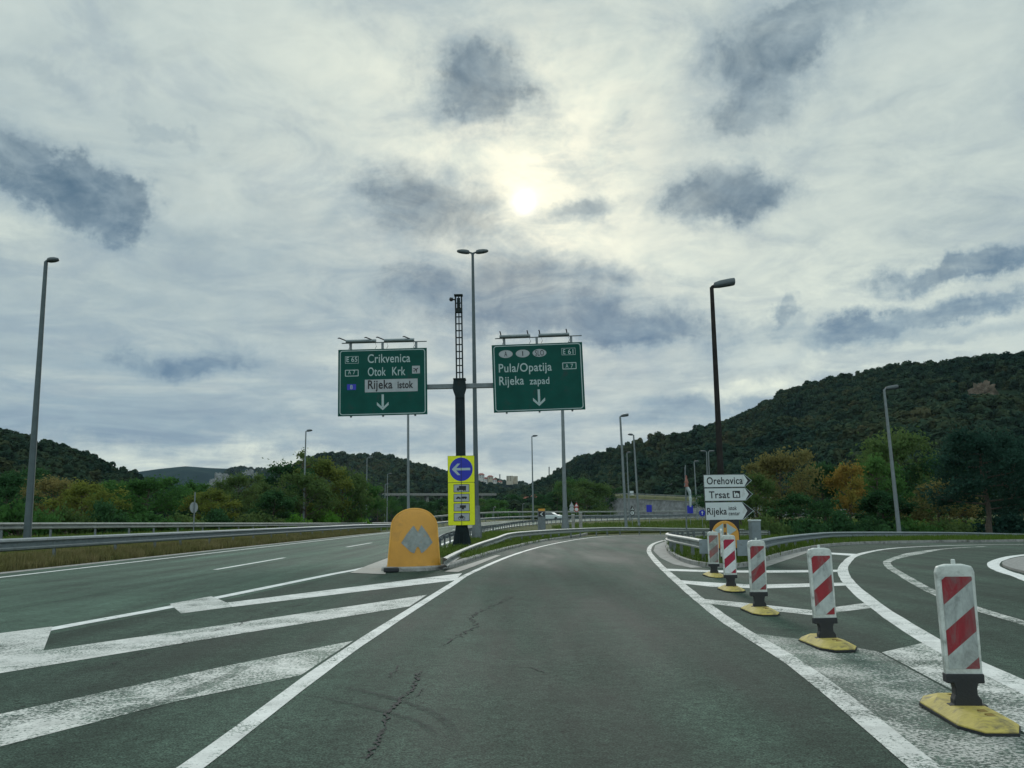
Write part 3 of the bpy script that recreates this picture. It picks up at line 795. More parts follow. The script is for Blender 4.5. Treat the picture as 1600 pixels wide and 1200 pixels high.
def wood(name, label, pts):
    """one object whose points each carry a tree crown"""
    me = bpy.data.meshes.new(name); me.from_pydata([tuple(p[:3]) for p in pts], [], [])
    at = me.attributes.new('size', 'FLOAT', 'POINT'); at.data.foreach_set('value', [p[3] for p in pts])
    o = bpy.data.objects.new(name, me); C.objects.link(o)
    ng = bpy.data.node_groups.new(name, 'GeometryNodeTree')
    ng.interface.new_socket('Geometry', in_out='INPUT', socket_type='NodeSocketGeometry')
    ng.interface.new_socket('Geometry', in_out='OUTPUT', socket_type='NodeSocketGeometry')
    N = ng.nodes; L = ng.links
    gi = N.new('NodeGroupInput'); go = N.new('NodeGroupOutput')
    ci = N.new('GeometryNodeCollectionInfo'); ci.inputs['Collection'].default_value = proto
    ci.inputs['Separate Children'].default_value = True; ci.inputs['Reset Children'].default_value = True
    ip = N.new('GeometryNodeInstanceOnPoints'); ip.inputs['Pick Instance'].default_value = True
    ri = N.new('FunctionNodeRandomValue'); ri.data_type = 'INT'; ri.inputs[4].default_value = 0; ri.inputs[5].default_value = 4
    rv = N.new('FunctionNodeRandomValue'); rv.data_type = 'FLOAT_VECTOR'
    rv.inputs[0].default_value = (-0.1, -0.1, 0); rv.inputs[1].default_value = (0.1, 0.1, 6.28)
    na = N.new('GeometryNodeInputNamedAttribute'); na.data_type = 'FLOAT'; na.inputs['Name'].default_value = 'size'
    L.new(gi.outputs[0], ip.inputs['Points']); L.new(ci.outputs[0], ip.inputs['Instance'])
    L.new(ri.outputs[2], ip.inputs['Instance Index']); L.new(rv.outputs[0], ip.inputs['Rotation'])
    L.new(na.outputs[0], ip.inputs['Scale']); L.new(ip.outputs[0], go.inputs[0])
    md = o.modifiers.new('woods', 'NODES'); md.node_group = ng
    return tag(o, label, 'forest', kind='stuff')
def scatter(h, n, s0, s1, tmin=0.0, tmax=1.15, holes=(), sink=0.25, arange=None):
    surf, a0, a1 = h; r = random.Random(n); pts = []
    if arange: a0, a1 = arange
    while len(pts) < n:
        a = r.uniform(a0, a1); t = tmin + (tmax - tmin) * r.random() ** 0.8
        p = surf(a, t)
        if any(abs((a - ha) / hw) ** 2 + abs((t - ht) / hh) ** 2 < 1 for ha, ht, hw, hh in holes): continue
        g = mnoise.noise(p / 45.0)
        if g < -0.28 and r.random() < 0.55: continue
        s_ = r.uniform(s0, s1) * (1 + 0.3 * g)
        pts.append((p.x, p.y, p.z - sink * s_, s_))
    return pts
aR = lambda px: azel(px, 700)[0]
wood('forest', 'dense autumn woodland covering the long ridge on the right', scatter(right, 21000, 2.3, 5.0, holes=((aR(1545), .72, .035, .10), (aR(1247), .62, .022, .07), (aR(1500), .42, .02, .05)), arange=(aR(760), aR(1900))))
wood('forest', 'dark woodland covering the hillside at the left edge', scatter(left, 9000, 1.9, 3.7, arange=(aR(-300), aR(470))))
wood('forest', 'woodland covering the middle hill behind the left overhead sign', scatter(mid_h, 8500, 4.0, 8.0))
wood('forest', 'woodland among houses on the far hill right of the yellow sign', scatter(town_h, 2600, 6.0, 10.0))
wood('forest', 'thin woodland on the pale rocky mountain', scatter(rocky_h, 2600, 5.0, 9.0, holes=((aR(352), .62, .02, .3), (aR(392), .75, .014, .25))))
def rocks(name, label, h, spots, m):
    for (px, t, w, hgt, sd) in spots:
        surf, a0, a1 = h; a = aR(px); c = surf(a, t)
        nrm = (surf(a + 0.004, t) - surf(a - 0.004, t)).cross(surf(a, t + 0.01) - surf(a, t - 0.01)).normalized()
        if nrm.z < 0: nrm = -nrm
        bm = bmesh.new(); bmesh.ops.create_icosphere(bm, subdivisions=5, radius=1.0)
        for v in bm.verts:
            k = 1 + 0.45 * mnoise.fractal(v.co * 2.2 + Vector((sd, 0, 0)), 0.8, 2.2, 6)
            v.co = Vector((v.co.x * w * k, v.co.y * w * 0.5 * k, v.co.z * hgt * k))
        me = bpy.data.meshes.new(name); bm.to_mesh(me); bm.free(); me.materials.append(m)
        o = bpy.data.objects.new(name, me); C.objects.link(o); o.location = c; o.rotation_euler = (0, 0, -a)
        tag(o, label[0] if isinstance(label, list) else label, 'rock')
        if isinstance(label, list): label.pop(0)
rocks('rock_outcrop', ['brownish bare cliff patch high on the right-hand ridge'], right, [(1545, .70, 4.5, 5, 1)], mat['rock_brown'])
rocks('rock_outcrop', ['grey rock patch low on the wooded ridge above the autumn trees'], right, [(1249, .60, 8, 3.2, 2)], mat['rock'])
rocks('limestone_crag', ['broad pale crag on the rocky mountain, left one', 'narrow pale crag on the rocky mountain, right one', 'low pale crag at the foot of the rocky mountain'],
      rocky_h, [(350, .62, 24, 24, 3), (391, .76, 16, 24, 4), (342, .38, 22, 10, 5)], mat['rock'])

# ------------------------------------------------------------------ trees, bushes, grass
def tree_meshes(seed, h, w, trunk_h, n_limb=10, leaves=70, lsize=0.17, airy=0.0, pine=False):
    r = random.Random(seed); tb = MB(); cb = MB(); ends = []
    top = Vector((r.uniform(-.04, .04) * h, r.uniform(-.04, .04) * h, h * 0.93))
    tr = [Vector((0, 0, -0.3)), Vector((0, 0, trunk_h * 0.5)), Vector((0.02 * h, 0, trunk_h)), top * 0.7 + Vector((0.01 * h, 0.02 * h, 0)), top]
    rad = 0.022 * h + 0.03
    tb.tube(tr, [rad * 1.25, rad, rad * .8, rad * .45, rad * .12], 7)
    for k in range(n_limb):
        f = (k + r.random()) / n_limb
        z0 = trunk_h * 0.85 + (h * 0.9 - trunk_h * 0.85) * f
        a = k * 2.4 + r.uniform(-.4, .4)
        if pine: reach = w * (0.55 + 0.45 * math.sin(PI * min(1, f * 0.9 + 0.25))) * r.uniform(.75, 1.1)
        else: reach = w * math.sqrt(max(0.08, 1 - (1.75 * f - 0.65) ** 2)) * r.uniform(.7, 1.1)
        p0 = Vector((0.015 * h, 0, z0)); rise = reach * (0.15 if pine else r.uniform(.25, .8)) * (1 - .3 * f)
        tip = p0 + Vector((math.cos(a) * reach, math.sin(a) * reach, rise))
        tip.z = min(tip.z, h)
        midp = p0.lerp(tip, .5) + Vector((0, 0, -rise * 0.1))
        tb.tube([p0, midp, tip], [rad * .38, rad * .24, rad * .06], 5)
        ends += [(tip, 1.0), (p0.lerp(tip, .72) + Vector((0, 0, .2)), 0.9)]
        if not airy: ends.append((p0.lerp(tip, .42) + Vector((0, 0, .25)), .9))
        for q in range(3):
            b = a + r.uniform(-1.0, 1.0); l = reach * r.uniform(.3, .55); s0 = p0.lerp(tip, r.uniform(.4, .8))
            e = s0 + Vector((math.cos(b) * l, math.sin(b) * l, l * r.uniform(-.1, .7)))
            tb.tube([s0, e], [rad * .15, rad * .04], 4); ends.append((e, .8))
    ends.append((top, .9))
    for c, k in ends:
        cl = (0.12 * h + 0.13 * w) * k * r.uniform(.65, 1.15) * (0.62 if airy else 1)
        nn = int(leaves * (1 - .55 * airy) * r.uniform(.6, 1.2))
        for _ in range(nn):
            d = Vector((r.gauss(0, 1), r.gauss(0, 1), r.gauss(0, .75))); d = d.normalized() * (abs(r.gauss(0, .5)) ** .6)
            p = c + d * cl; n = Vector((r.gauss(0, 1), r.gauss(0, 1), r.gauss(.5, 1))).normalized()
            u = n.orthogonal().normalized(); u.rotate(Matrix.Rotation(r.uniform(0, 6.28), 3, n)); v = n.cross(u)
            s_ = lsize * r.uniform(.6, 1.35)
            cb.add([p - u * s_, p + v * s_ * .55, p + u * s_, p - v * s_ * .55], [(0, 1, 2, 3)])
    return tb, cb
def rawmesh(name, mb, m):
    me = bpy.data.meshes.new(name); me.from_pydata([tuple(v) for v in mb.v], [], mb.f); me.materials.append(m); me.update(); return me
def bush_mesh(seed, h, w, n=26, per=95, ls=0.13):
    r = random.Random(seed); cb = MB(); tb = MB()
    for k in range(n):
        a = r.uniform(0, 6.28); d = w * math.sqrt(r.random()); zt = h * (1 - .6 * (d / w) ** 2) * r.uniform(.35, 1.0)
        c = Vector((math.cos(a) * d, math.sin(a) * d, zt)); tb.tube([(c.x * .25, c.y * .25, -.1), (c.x * .7, c.y * .7, zt * .55), c], [.03, .02, .006], 4)
        for _ in range(per):
            p = c + Vector((r.gauss(0, .17) * w, r.gauss(0, .17) * w, r.gauss(0, .15) * h))
            if p.z < 0: p.z = -p.z * .4
            nr = Vector((r.gauss(0, 1), r.gauss(0, 1), r.gauss(.5, 1))).normalized(); u = nr.orthogonal().normalized()
            u.rotate(Matrix.Rotation(r.uniform(0, 6.28), 3, nr)); v = nr.cross(u); s_ = ls * r.uniform(.6, 1.35)
            cb.add([p - u * s_, p + v * s_ * .55, p + u * s_, p - v * s_ * .55], [(0, 1, 2, 3)])
    return tb, cb
LEAF = {
    'dark': leaf('dark_green_leaves', [(0.022, 0.062, 0.029), (0.040, 0.097, 0.038), (0.063, 0.132, 0.047)], .35, .25),
    'green': leaf('green_leaves', [(0.034, 0.086, 0.029), (0.060, 0.144, 0.038), (0.106, 0.204, 0.057)], .45, .25),
    'olive': leaf('olive_leaves', [(0.044, 0.091, 0.029), (0.089, 0.143, 0.047), (0.147, 0.194, 0.066)], .45, .25),
    'yellow': leaf('yellowing_leaves', [(0.058, 0.103, 0.031), (0.129, 0.163, 0.039), (0.216, 0.235, 0.047)], .45, .25),
    'brown': leaf('brown_leaves', [(0.081, 0.101, 0.043), (0.153, 0.149, 0.057), (0.233, 0.192, 0.072)], .45, .25),
    'orange': leaf('orange_leaves', [(0.122, 0.103, 0.034), (0.255, 0.160, 0.042), (0.255, 0.225, 0.053)], .45, .25),
    'blueish': leaf('bluish_green_leaves', [(0.015, 0.042, 0.031), (0.025, 0.060, 0.043), (0.038, 0.082, 0.057)], .35, .25),
    'lush': leaf('lush_green_leaves', [(0.068, 0.194, 0.023), (0.108, 0.270, 0.038), (0.161, 0.270, 0.058)], .45, .25),
}
TV = []
for k, a in enumerate(((1, 6, 2.3, 1.0, 11, 95, .12), (2, 6, 2.7, .8, 12, 110, .12), (3, 6, 1.9, 1.2, 11, 105, .12), (4, 6, 3.2, .7, 13, 110, .12))):
    tb, cb = tree_meshes(*a); TV.append((rawmesh('trunk', tb, mat['bark']), rawmesh('crown', cb, LEAF['green'])))
tb, cb = tree_meshes(9, 6, 1.7, 1.6, 10, 46, .10, airy=.8); TV.append((rawmesh('trunk', tb, mat['bark']), rawmesh('crown', cb, LEAF['green'])))
tb, cb = tree_meshes(11, 9, 3.6, 2.6, 15, 150, .13, pine=True); PINE = (rawmesh('trunk', tb, mat['bark']), rawmesh('crown', cb, LEAF['blueish']))
BV = []
for k, a in enumerate(((21, 1.5, 1.5), (22, 1.2, 1.9), (23, 1.9, 1.3))):
    tb, cb = bush_mesh(*a); BV.append((rawmesh('stem', tb, mat['bark']), rawmesh('foliage', cb, LEAF['green'])))
def child(name, me, parent, m=None):
    o = bpy.data.objects.new(name, me); C.objects.link(o); o.parent = parent
    if m is not None:
        o.material_slots[0].link = 'OBJECT'; o.material_slots[0].material = m
    return o
def plant(kind, v, px, Y, ytop, wpx, col, label, group, base=None, name=None):
    """tree or bush: photo column, distance, photo row of its top, width in photo pixels"""
    top = P(px, ytop, Y); z0 = Hg(top.x, Y) if base is None else base
    h = top.z - z0; h0 = {'tree': 6.0, 'bush': 1.6, 'pine': 9.0}[kind]
    w0 = {'tree': (2.4, 2.8, 2.0, 3.3, 1.8)[v] if kind == 'tree' else 0, 'bush': (1.9, 2.3, 1.6)[v] if kind == 'bush' else 0, 'pine': 3.9}[kind]
    w = wpx * Y / F / 2
    o = thing(name or {'tree': 'tree', 'bush': 'bush', 'pine': 'pine_tree'}[kind], label, {'tree': 'tree', 'bush': 'bush', 'pine': 'tree'}[kind], (top.x, Y, z0), rnd.uniform(0, 6.28), group)
    o.scale = (w / w0, w / w0, h / h0)
    me = {'tree': TV, 'bush': BV}.get(kind)
    t_, c_ = me[v] if me else PINE
    child('trunk' if kind != 'bush' else 'stem', t_, o); child('crown' if kind != 'bush' else 'foliage', c_, o, LEAF[col])
    return o
gl = 'trees along the left verge'; gr = 'trees behind the right guardrail'; gm = 'trees beyond the curve'
for a in (
    ('tree', 0, 14, 62, 742, 90, 'dark', 'dark green tree at the left edge, left of the tall lamp post'),
    ('tree', 3, 86, 80, 748, 110, 'brown', 'brownish tree just right of the tall left lamp post'),
    ('tree', 1, 135, 74, 752, 95, 'yellow', 'yellow-brown tree behind the left guardrails'),
    ('tree', 2, 178, 90, 750, 80, 'green', 'slim green tree between the yellow-brown and the bushy green trees'),
    ('tree', 3, 232, 84, 748, 120, 'green', 'wide bushy green tree left of the round sign seen from behind'),
    ('tree', 0, 275, 95, 760, 70, 'dark', 'dark green tree just left of the round sign seen from behind'),
    ('tree', 1, 328, 92, 764, 80, 'yellow', 'yellowish tree just right of the round sign seen from behind'),
    ('tree', 3, 372, 105, 742, 80, 'olive', 'pale olive tree in front of the rocky mountain'),
    ('tree', 2, 412, 112, 752, 70, 'olive', 'olive tree left of the big clump round the lamp'),
    ('tree', 0, 446, 118, 722, 85, 'dark', 'dark tree forming the left side of the big clump'),
    ('tree', 4, 474, 122, 699, 78, 'olive', 'tall sparse tree standing out against the sky'),
    ('tree', 1, 500, 122, 716, 90, 'yellow', 'yellowing tree in the middle of the big clump right of the lamp'),
    ('tree', 3, 536, 126, 733, 90, 'olive', 'olive tree on the right slope of the big clump'),
    ('tree', 0, 566, 132, 752, 60, 'green', 'low green tree ending the big clump on the right'),
    ('tree', 2, 428, 100, 765, 60, 'dark', 'small dark tree in front of the left side of the big clump'),
    ('tree', 3, 478, 112, 742, 95, 'olive', 'broad leafy tree in front of the sparse tree'),
    ('tree', 3, 40, 100, 735, 120, 'dark', 'dark tree on the slope behind the tall left lamp post'),
    ('tree', 1, 300, 120, 752, 80, 'green', 'green tree far behind the round sign seen from behind'),
): plant(*a, gl)
for a in (
    ('bush', 1, 40, 60, 778, 120, 'green', 'green bush below the dark tree at the left edge'),
    ('bush', 0, 165, 66, 787, 70, 'dark', 'round dark bush below the yellow-brown tree'),
    ('bush', 1, 110, 64, 788, 90, 'olive', 'olive bush right of the tall left lamp post'),
    ('bush', 1, 225, 72, 797, 110, 'green', 'wide low bush right of the round dark bush'),
    ('bush', 0, 338, 88, 797, 60, 'dark', 'dark bush right of the round sign seen from behind'),
    ('bush', 1, 395, 96, 798, 90, 'olive', 'low olive bush left of the vine-covered mound'),
    ('bush', 1, 285, 80, 800, 80, 'olive', 'low olive bush left of the round sign seen from behind'),
): plant(*a, 'bushes behind the left guardrails')
for a in (
    ('bush', 1, 498, 116, 791, 80, 'lush', 'bright green vine-covered mound at the foot of the leaning lamp'),
    ('bush', 1, 540, 132, 797, 80, 'lush', 'second bright green mound further right along the clump'),
    ('bush', 1, 455, 106, 799, 60, 'lush', 'low bright green growth left of the lamp in the clump'),
): plant(*a, 'bright green mounds')
for a in (
    ('tree', 3, 1215, 84, 708, 125, 'brown', 'round brownish tree right of the white direction signs', -.5),
    ('tree', 0, 1180, 78, 740, 60, 'olive', 'olive tree with a few yellow leaves beside the signs', -.5),
    ('tree', 2, 1283, 92, 722, 80, 'dark', 'dark green tree between the brown and the orange trees', -.5),
    ('tree', 0, 1324, 80, 724, 66, 'orange', 'orange autumn tree left of the tilted lamp', -.6),
    ('tree', 1, 1362, 86, 712, 90, 'green', 'green tree just right of the orange tree', -.6),
    ('tree', 3, 1400, 94, 676, 150, 'olive', 'tallest olive tree behind the tilted lamp', -.6),
    ('tree', 1, 1445, 92, 715, 110, 'dark', 'dark green tree right of the tilted lamp', -.6),
    ('tree', 3, 1462, 78, 755, 110, 'brown', 'low olive-brown tree with thin leaves left of the pine', -.7),
    ('tree', 1, 1250, 76, 770, 90, 'dark', 'low dark tree under the round brownish tree', -.5),
    ('tree', 2, 1375, 76, 765, 80, 'dark', 'low dark tree under the green tree', -.6),
    ('tree', 3, 1570, 96, 690, 160, 'blueish', 'large dark tree behind the pine at the right edge', -.7),
    ('tree', 3, 1660, 90, 668, 170, 'blueish', 'very large dark tree cut off by the right edge', -.7),
    ('tree', 1, 1500, 100, 725, 90, 'dark', 'dark tree between the olive-brown tree and the pine', -.7),
    ('tree', 0, 1420, 84, 770, 70, 'green', 'small green tree at the foot of the tilted lamp', -.7),
): plant(*a[:-1], gr, base=a[-1])
plant('pine', 0, 1530, 66, 668, 170, 'blueish', 'dark pine with a bare trunk near the right edge', gr, base=-.75)
for a in (
    ('bush', 1, 1200, 70, 800, 70, 'olive', 'yellow-green bush just right of the grey post box'),
    ('bush', 1, 1255, 72, 803, 90, 'dark', 'dark bush under the brownish tree by the guardrail'),
    ('bush', 0, 1310, 72, 800, 70, 'dark', 'dark bush under the orange tree by the guardrail'),
    ('bush', 1, 1365, 72, 805, 90, 'dark', 'low dark bush left of the tilted lamp'),
    ('bush', 1, 1430, 73, 808, 90, 'green', 'low green bush right of the tilted lamp'),
    ('bush', 1, 1480, 74, 807, 100, 'olive', 'low mossy bush left of the pine trunk'),
    ('bush', 0, 1565, 74, 806, 110, 'blueish', 'dark bush right of the pine trunk'),
    ('bush', 1, 1630, 74, 806, 120, 'blueish', 'dark bush cut off by the right edge'),
): plant(*a, 'bushes behind the right guardrail', base=-.75)
for a in (
    ('tree', 3, 915, 232, 752, 80, 'olive', 'broad olive tree left of the stone wall'),
    ('tree', 1, 868, 240, 765, 60, 'dark', 'dark tree left of the pole with the dark sleeve'),
    ('tree', 3, 950, 262, 762, 50, 'dark', 'dark tree at the left end of the stone wall'),
    ('tree', 0, 800, 330, 772, 44, 'dark', 'dark tree left of the red-roofed house'),
    ('tree', 3, 770, 300, 780, 50, 'green', 'green tree right of the two-headed lamp'),
    ('tree', 1, 845, 262, 788, 50, 'olive', 'olive tree in front of the red-roofed house'),
    ('tree', 0, 745, 320, 778, 40, 'olive', 'olive tree behind the two-headed lamp'),
    ('tree', 2, 690, 280, 778, 34, 'dark', 'dark tree behind the yellow sign'),
    ('tree', 3, 660, 270, 782, 44, 'dark', 'dark tree above the top of the orange cushion'),
    ('tree', 1, 612, 260, 780, 30, 'green', 'green tree behind the two thin lamps left of the cushion'),
    ('tree', 3, 590, 230, 776, 40, 'olive', 'olive tree left of the two thin lamps'),
    ('tree', 3, 712, 250, 786, 40, 'olive', 'low olive tree right behind the yellow sign post'),
    ('tree', 3, 630, 300, 776, 44, 'dark', 'dark tree below the viaduct left of the yellow sign'),
    ('tree', 1, 1120, 130, 764, 60, 'dark', 'dark tree hidden behind the white direction signs'),
    ('tree', 3, 1155, 120, 755, 60, 'dark', 'dark tree right behind the arrow tips of the white signs'),
    ('tree', 3, 890, 300, 748, 50, 'green', 'green tree left behind the broad olive tree'),
    ('bush', 1, 905, 215, 791, 60, 'olive', 'scrub in front of the broad olive tree'),
    ('bush', 1, 942, 225, 789, 40, 'olive', 'scrub at the left foot of the stone wall'),
    ('bush', 1, 790, 260, 793, 60, 'green', 'scrub right of the two-headed lamp'),
    ('bush', 1, 840, 240, 797, 50, 'olive', 'scrub below the red-roofed house'),
): plant(*a, gm)

mat['blade'] = leaf('grass_blades', [(0.05, 0.10, 0.016), (0.09, 0.14, 0.03), (0.15, 0.18, 0.055)], .35, .6)
mat['blade_dry'] = leaf('dry_grass_blades', [(0.09, 0.11, 0.035), (0.16, 0.155, 0.065), (0.25, 0.21, 0.11)], .35, .5)
def grass(name, label, pick, n, h, w, m, zf):
    r = random.Random(len(label)); mb = MB(); k = 0
    while k < n:
        x, y = pick(r)
        z = zf(x, y); c = Vector((x, y, z))
        for _ in range(7):
            a = r.uniform(0, 6.28); hh = h * r.uniform(.35, 1.25); ln = Vector((math.cos(a), math.sin(a), 0)) * hh * r.uniform(.15, .6)
            b = c + Vector((r.gauss(0, .07), r.gauss(0, .07), -.03)); s_ = Vector((-math.sin(a), math.cos(a), 0)) * w * r.uniform(.6, 1.3)
            m1 = b + ln * .35 + Vector((0, 0, hh * .6)); tp = b + ln + Vector((0, 0, hh))
            mb.add([b - s_, b + s_, m1 + s_ * .7, m1 - s_ * .7, tp], [(0, 1, 2, 3), (3, 2, 4)])
        k += 1
    o = obj(name, mb, m, recalc=False)
    return tag(o, label, 'grass', kind='stuff')
def in_poly(poly):
    xs = [p[0] for p in poly]; ys = [p[1] for p in poly]
    def ins(x, y):
        c = False; j = len(poly) - 1
        for i in range(len(poly)):
            if (poly[i][1] > y) != (poly[j][1] > y) and x < (poly[j][0] - poly[i][0]) * (y - poly[i][1]) / (poly[j][1] - poly[i][1]) + poly[i][0]: c = not c
            j = i
        return c
    def pick(r):
        while True:
            y = min(ys) + (max(ys) - min(ys)) * r.random() ** 1.3; x = r.uniform(min(xs), max(xs))
            if ins(x, y): return x, y
    return pick
grass('grass', 'dry tufted grass below the first left guardrail', lambda r: (-15.75 - 3.2 * r.random() ** 1.4, 14 + 90 * r.random() ** 1.25), 8500, .34, .016, mat['blade_dry'], Hg)
grass('grass', 'green grass between the two left guardrails', lambda r: (r.uniform(-29, -19), 30 + 120 * r.random() ** 1.2), 6500, .32, .022, mat['blade'], Hg)
mp = [p[:2] for p in med_r if p[1] > 25.5] + [(16, 92)] + [p[:2] for p in med_l[::-1]]
grass('grass', 'patchy grass on the median wedge behind the orange cushion', in_poly([q for q in mp if q[1] > 30]), 6500, .22, .013, mat['blade'], lambda x, y: T(x, y) + .09)
grass('grass', 'grass on the island round the direction signs', in_poly(isl), 7000, .24, .013, mat['blade'], lambda x, y: T(x, y) + .09)
ob = [(8, 86), (16, 88), (40, 80), (70, 84), (70, 150), (30, 150), (10, 135), (5, 118)]
grass('grass', 'grass bank beyond the bend of the ramp', in_poly(ob), 9000, .4, .03, mat['blade'], Hg)

# ------------------------------------------------------------------ guardrails
W_PROF = [(-.02, .0), (.085, -.03), (.095, -.075), (.0, -.125), (.0, -.185), (.095, -.235), (.085, -.28), (-.02, -.31), (-.026, -.304), (.076, -.276), (.085, -.238), (-.01, -.19), (-.01, -.12), (.085, -.072), (.076, -.034), (-.026, -.006)]
def guardrail(label, pts, face, spacing=4.0, m=None, zf=None, posts=True, cap=True, group='steel guardrails', prof=1.0, step=1.0):
    """pts: (x, y, ztop); face +1 = beam bulges to the right of travel"""
    path = catmull(pts, step); p0 = path[0]
    root = thing('guardrail', label, 'guardrail', (p0.x, p0.y, 0), 0, group)
    o0 = Vector((p0.x, p0.y, 0)); mb = MB(); rings = []
    for i, p in enumerate(path):
        s_ = side(path, i) * face
        rings.append([tuple(p - o0 + s_ * a * prof + Vector((0, 0, z * prof))) for a, z in W_PROF])
    mb.loft(rings); aobj('beam', mb, m or mat['galv'], root)
    if posts:
        L = 0.0; nxt = spacing * .4; cnt = 0
        for i in range(1, len(path)):
            L += (path[i] - path[i - 1]).length
            if L >= nxt and cnt < 95:
                nxt += spacing; cnt += 1
                p = path[i]; s_ = side(path, i) * face; zg = (zf or (lambda x, y: T(x, y)))(p.x, p.y) - .1
                c = p - o0 - s_ * .09; ang = math.atan2(s_.y, s_.x)
                top = p.z - .04
                if top - zg < .2: continue
                pb = MB()
                hz = (top - zg) / 2
                for dx, dy, sx, sy in ((0, 0, .10, .008), (0, .031, .012, .055), (0, -.031, .012, .055)):
                    pass
                # C-section post with a spacer block to the beam
                pb.box((c.x, c.y, zg + hz), (.10, .06, 2 * hz), (0, 0, ang))
                q = p - o0 - s_ * .02
                pb.box((q.x, q.y, top - .11), (.05, .09, .12), (0, 0, ang))
                obj('post', pb, mat['galv_dark'], root)
    return root
Lr = [(-16.5, y, .97) for y in (-6, 10, 28, 50, 75, 95)] + [(-15.9, 115, .9), (-13.6, 133, .95)]
guardrail('near grey guardrail along the left edge of the motorway above dry grass', Lr, 1, 4.0, mat['galv'], Hg, prof=1.35)
Lr2 = [(-22, y, z) for y, z in ((8, 1.54), (25, 1.53), (37, 1.5), (59, 1.39), (99, 1.18), (148, 1.0), (180, .95))]
guardrail('far pale guardrail running parallel behind the grass on the left', Lr2, 1, 4.0, mat['rail_pale'], Hg)
# two parallel far rails on the motorway bend
out = [p - side(resample(MW_L, 150), i) * 1.0 for i, p in enumerate(resample(MW_L, 150))]
fr = [(p.x, p.y, T(p.x, p.y) + .78) for p in out if p.y > 134][::6]
guardrail('guardrail along the outside of the distant motorway bend', fr, 1, 4.0, mat['galv'], None, step=2.0)
out2 = [p - side(resample(MW_L, 150), i) * 7.5 for i, p in enumerate(resample(MW_L, 150))]
fr2 = [(p.x, p.y, T(p.x, p.y) + 1.75) for p in out2 if p.y > 150][::6]
guardrail('second guardrail behind the distant motorway bend', fr2, 1, 4.0, mat['rail_pale'], None, step=2.0)
mr = [(-3.95, 42, .3), (-3.8, 46, .62), (-3.6, 52, .74), (-3.4, 65, .76), (-3.2, 80, .76), (-2.0, 102, .78), (2.2, 127, .8 + T(2.2, 127)), (11.2, 149, .8 + T(11, 149)), (25, 166.5, .8 + T(25, 166)), (45, 182, .8 + T(45, 182)), (75, 193, .8 + T(75, 193))]
guardrail('guardrail with close posts along the motorway side of the median', mr, -1, 2.0, mat['galv'])
rr = []
for px, py, Y in ((694, 871, 25.2), (704, 866, 28), (718, 859.5, 32), (745, 849, 38), (775, 839.5, 44), (800, 832, 50), (850, 828, 58), (900, 825.5, 66), (950, 823.8, 72), (1000, 824, 76), (1050, 824.8, 78), (1110, 825.6, 79), (1180, 827, 79), (1260, 829, 78)):
    p = P(px, py, Y); rr.append((p.x, p.y, p.z))
guardrail('pale guardrail sweeping round the outside of the ramp bend', rr, 1, 2.6, mat['rail_pale'])
nr = []
for px, py, Y in ((1106, 844.5, 26.3), (1082, 840, 28.6), (1060, 836.5, 31.5), (1048, 834.5, 34), (1043, 833, 37), (1047, 831, 41), (1060, 829.5, 46), (1085, 828.5, 51), (1130, 828, 55), (1200, 828.5, 58)):
    p = P(px, py, Y); nr.append((p.x, p.y, p.z))
g = guardrail('pale guardrail bent round the nose of the sign island', nr, -1, 2.0, mat['rail_pale'], lambda x, y: T(x, y) + .05, step=.5)
def end_plate(parent, p, w, h, ang):
    mb = MB(); mb.box((p[0] - parent.location.x, p[1] - parent.location.y, p[2]), (w, .03, h), (0, 0, ang)); bevel(obj('end_plate', mb, mat['galv'], parent), .008)
p = P(1104, 854, 26.1); end_plate(g, p, .42, .42, -.2)
sr = []
for px, py, Y in ((1168, 846, 25.8), (1190, 842.5, 29), (1220, 838, 35), (1270, 833, 43), (1312, 831, 51), (1400, 830.8, 57), (1500, 831.5, 61), (1600, 834, 62.5), (1700, 838, 62), (1800, 842, 61)):
    p = P(px, py, Y); sr.append((p.x, p.y, p.z))
g = guardrail('guardrail along the right-hand slip road in front of the trees', sr, 1, 2.6, mat['galv'], lambda x, y: T(x, y) + .05)
p = P(1167, 856, 25.7); end_plate(g, p, .6, .46, .15)

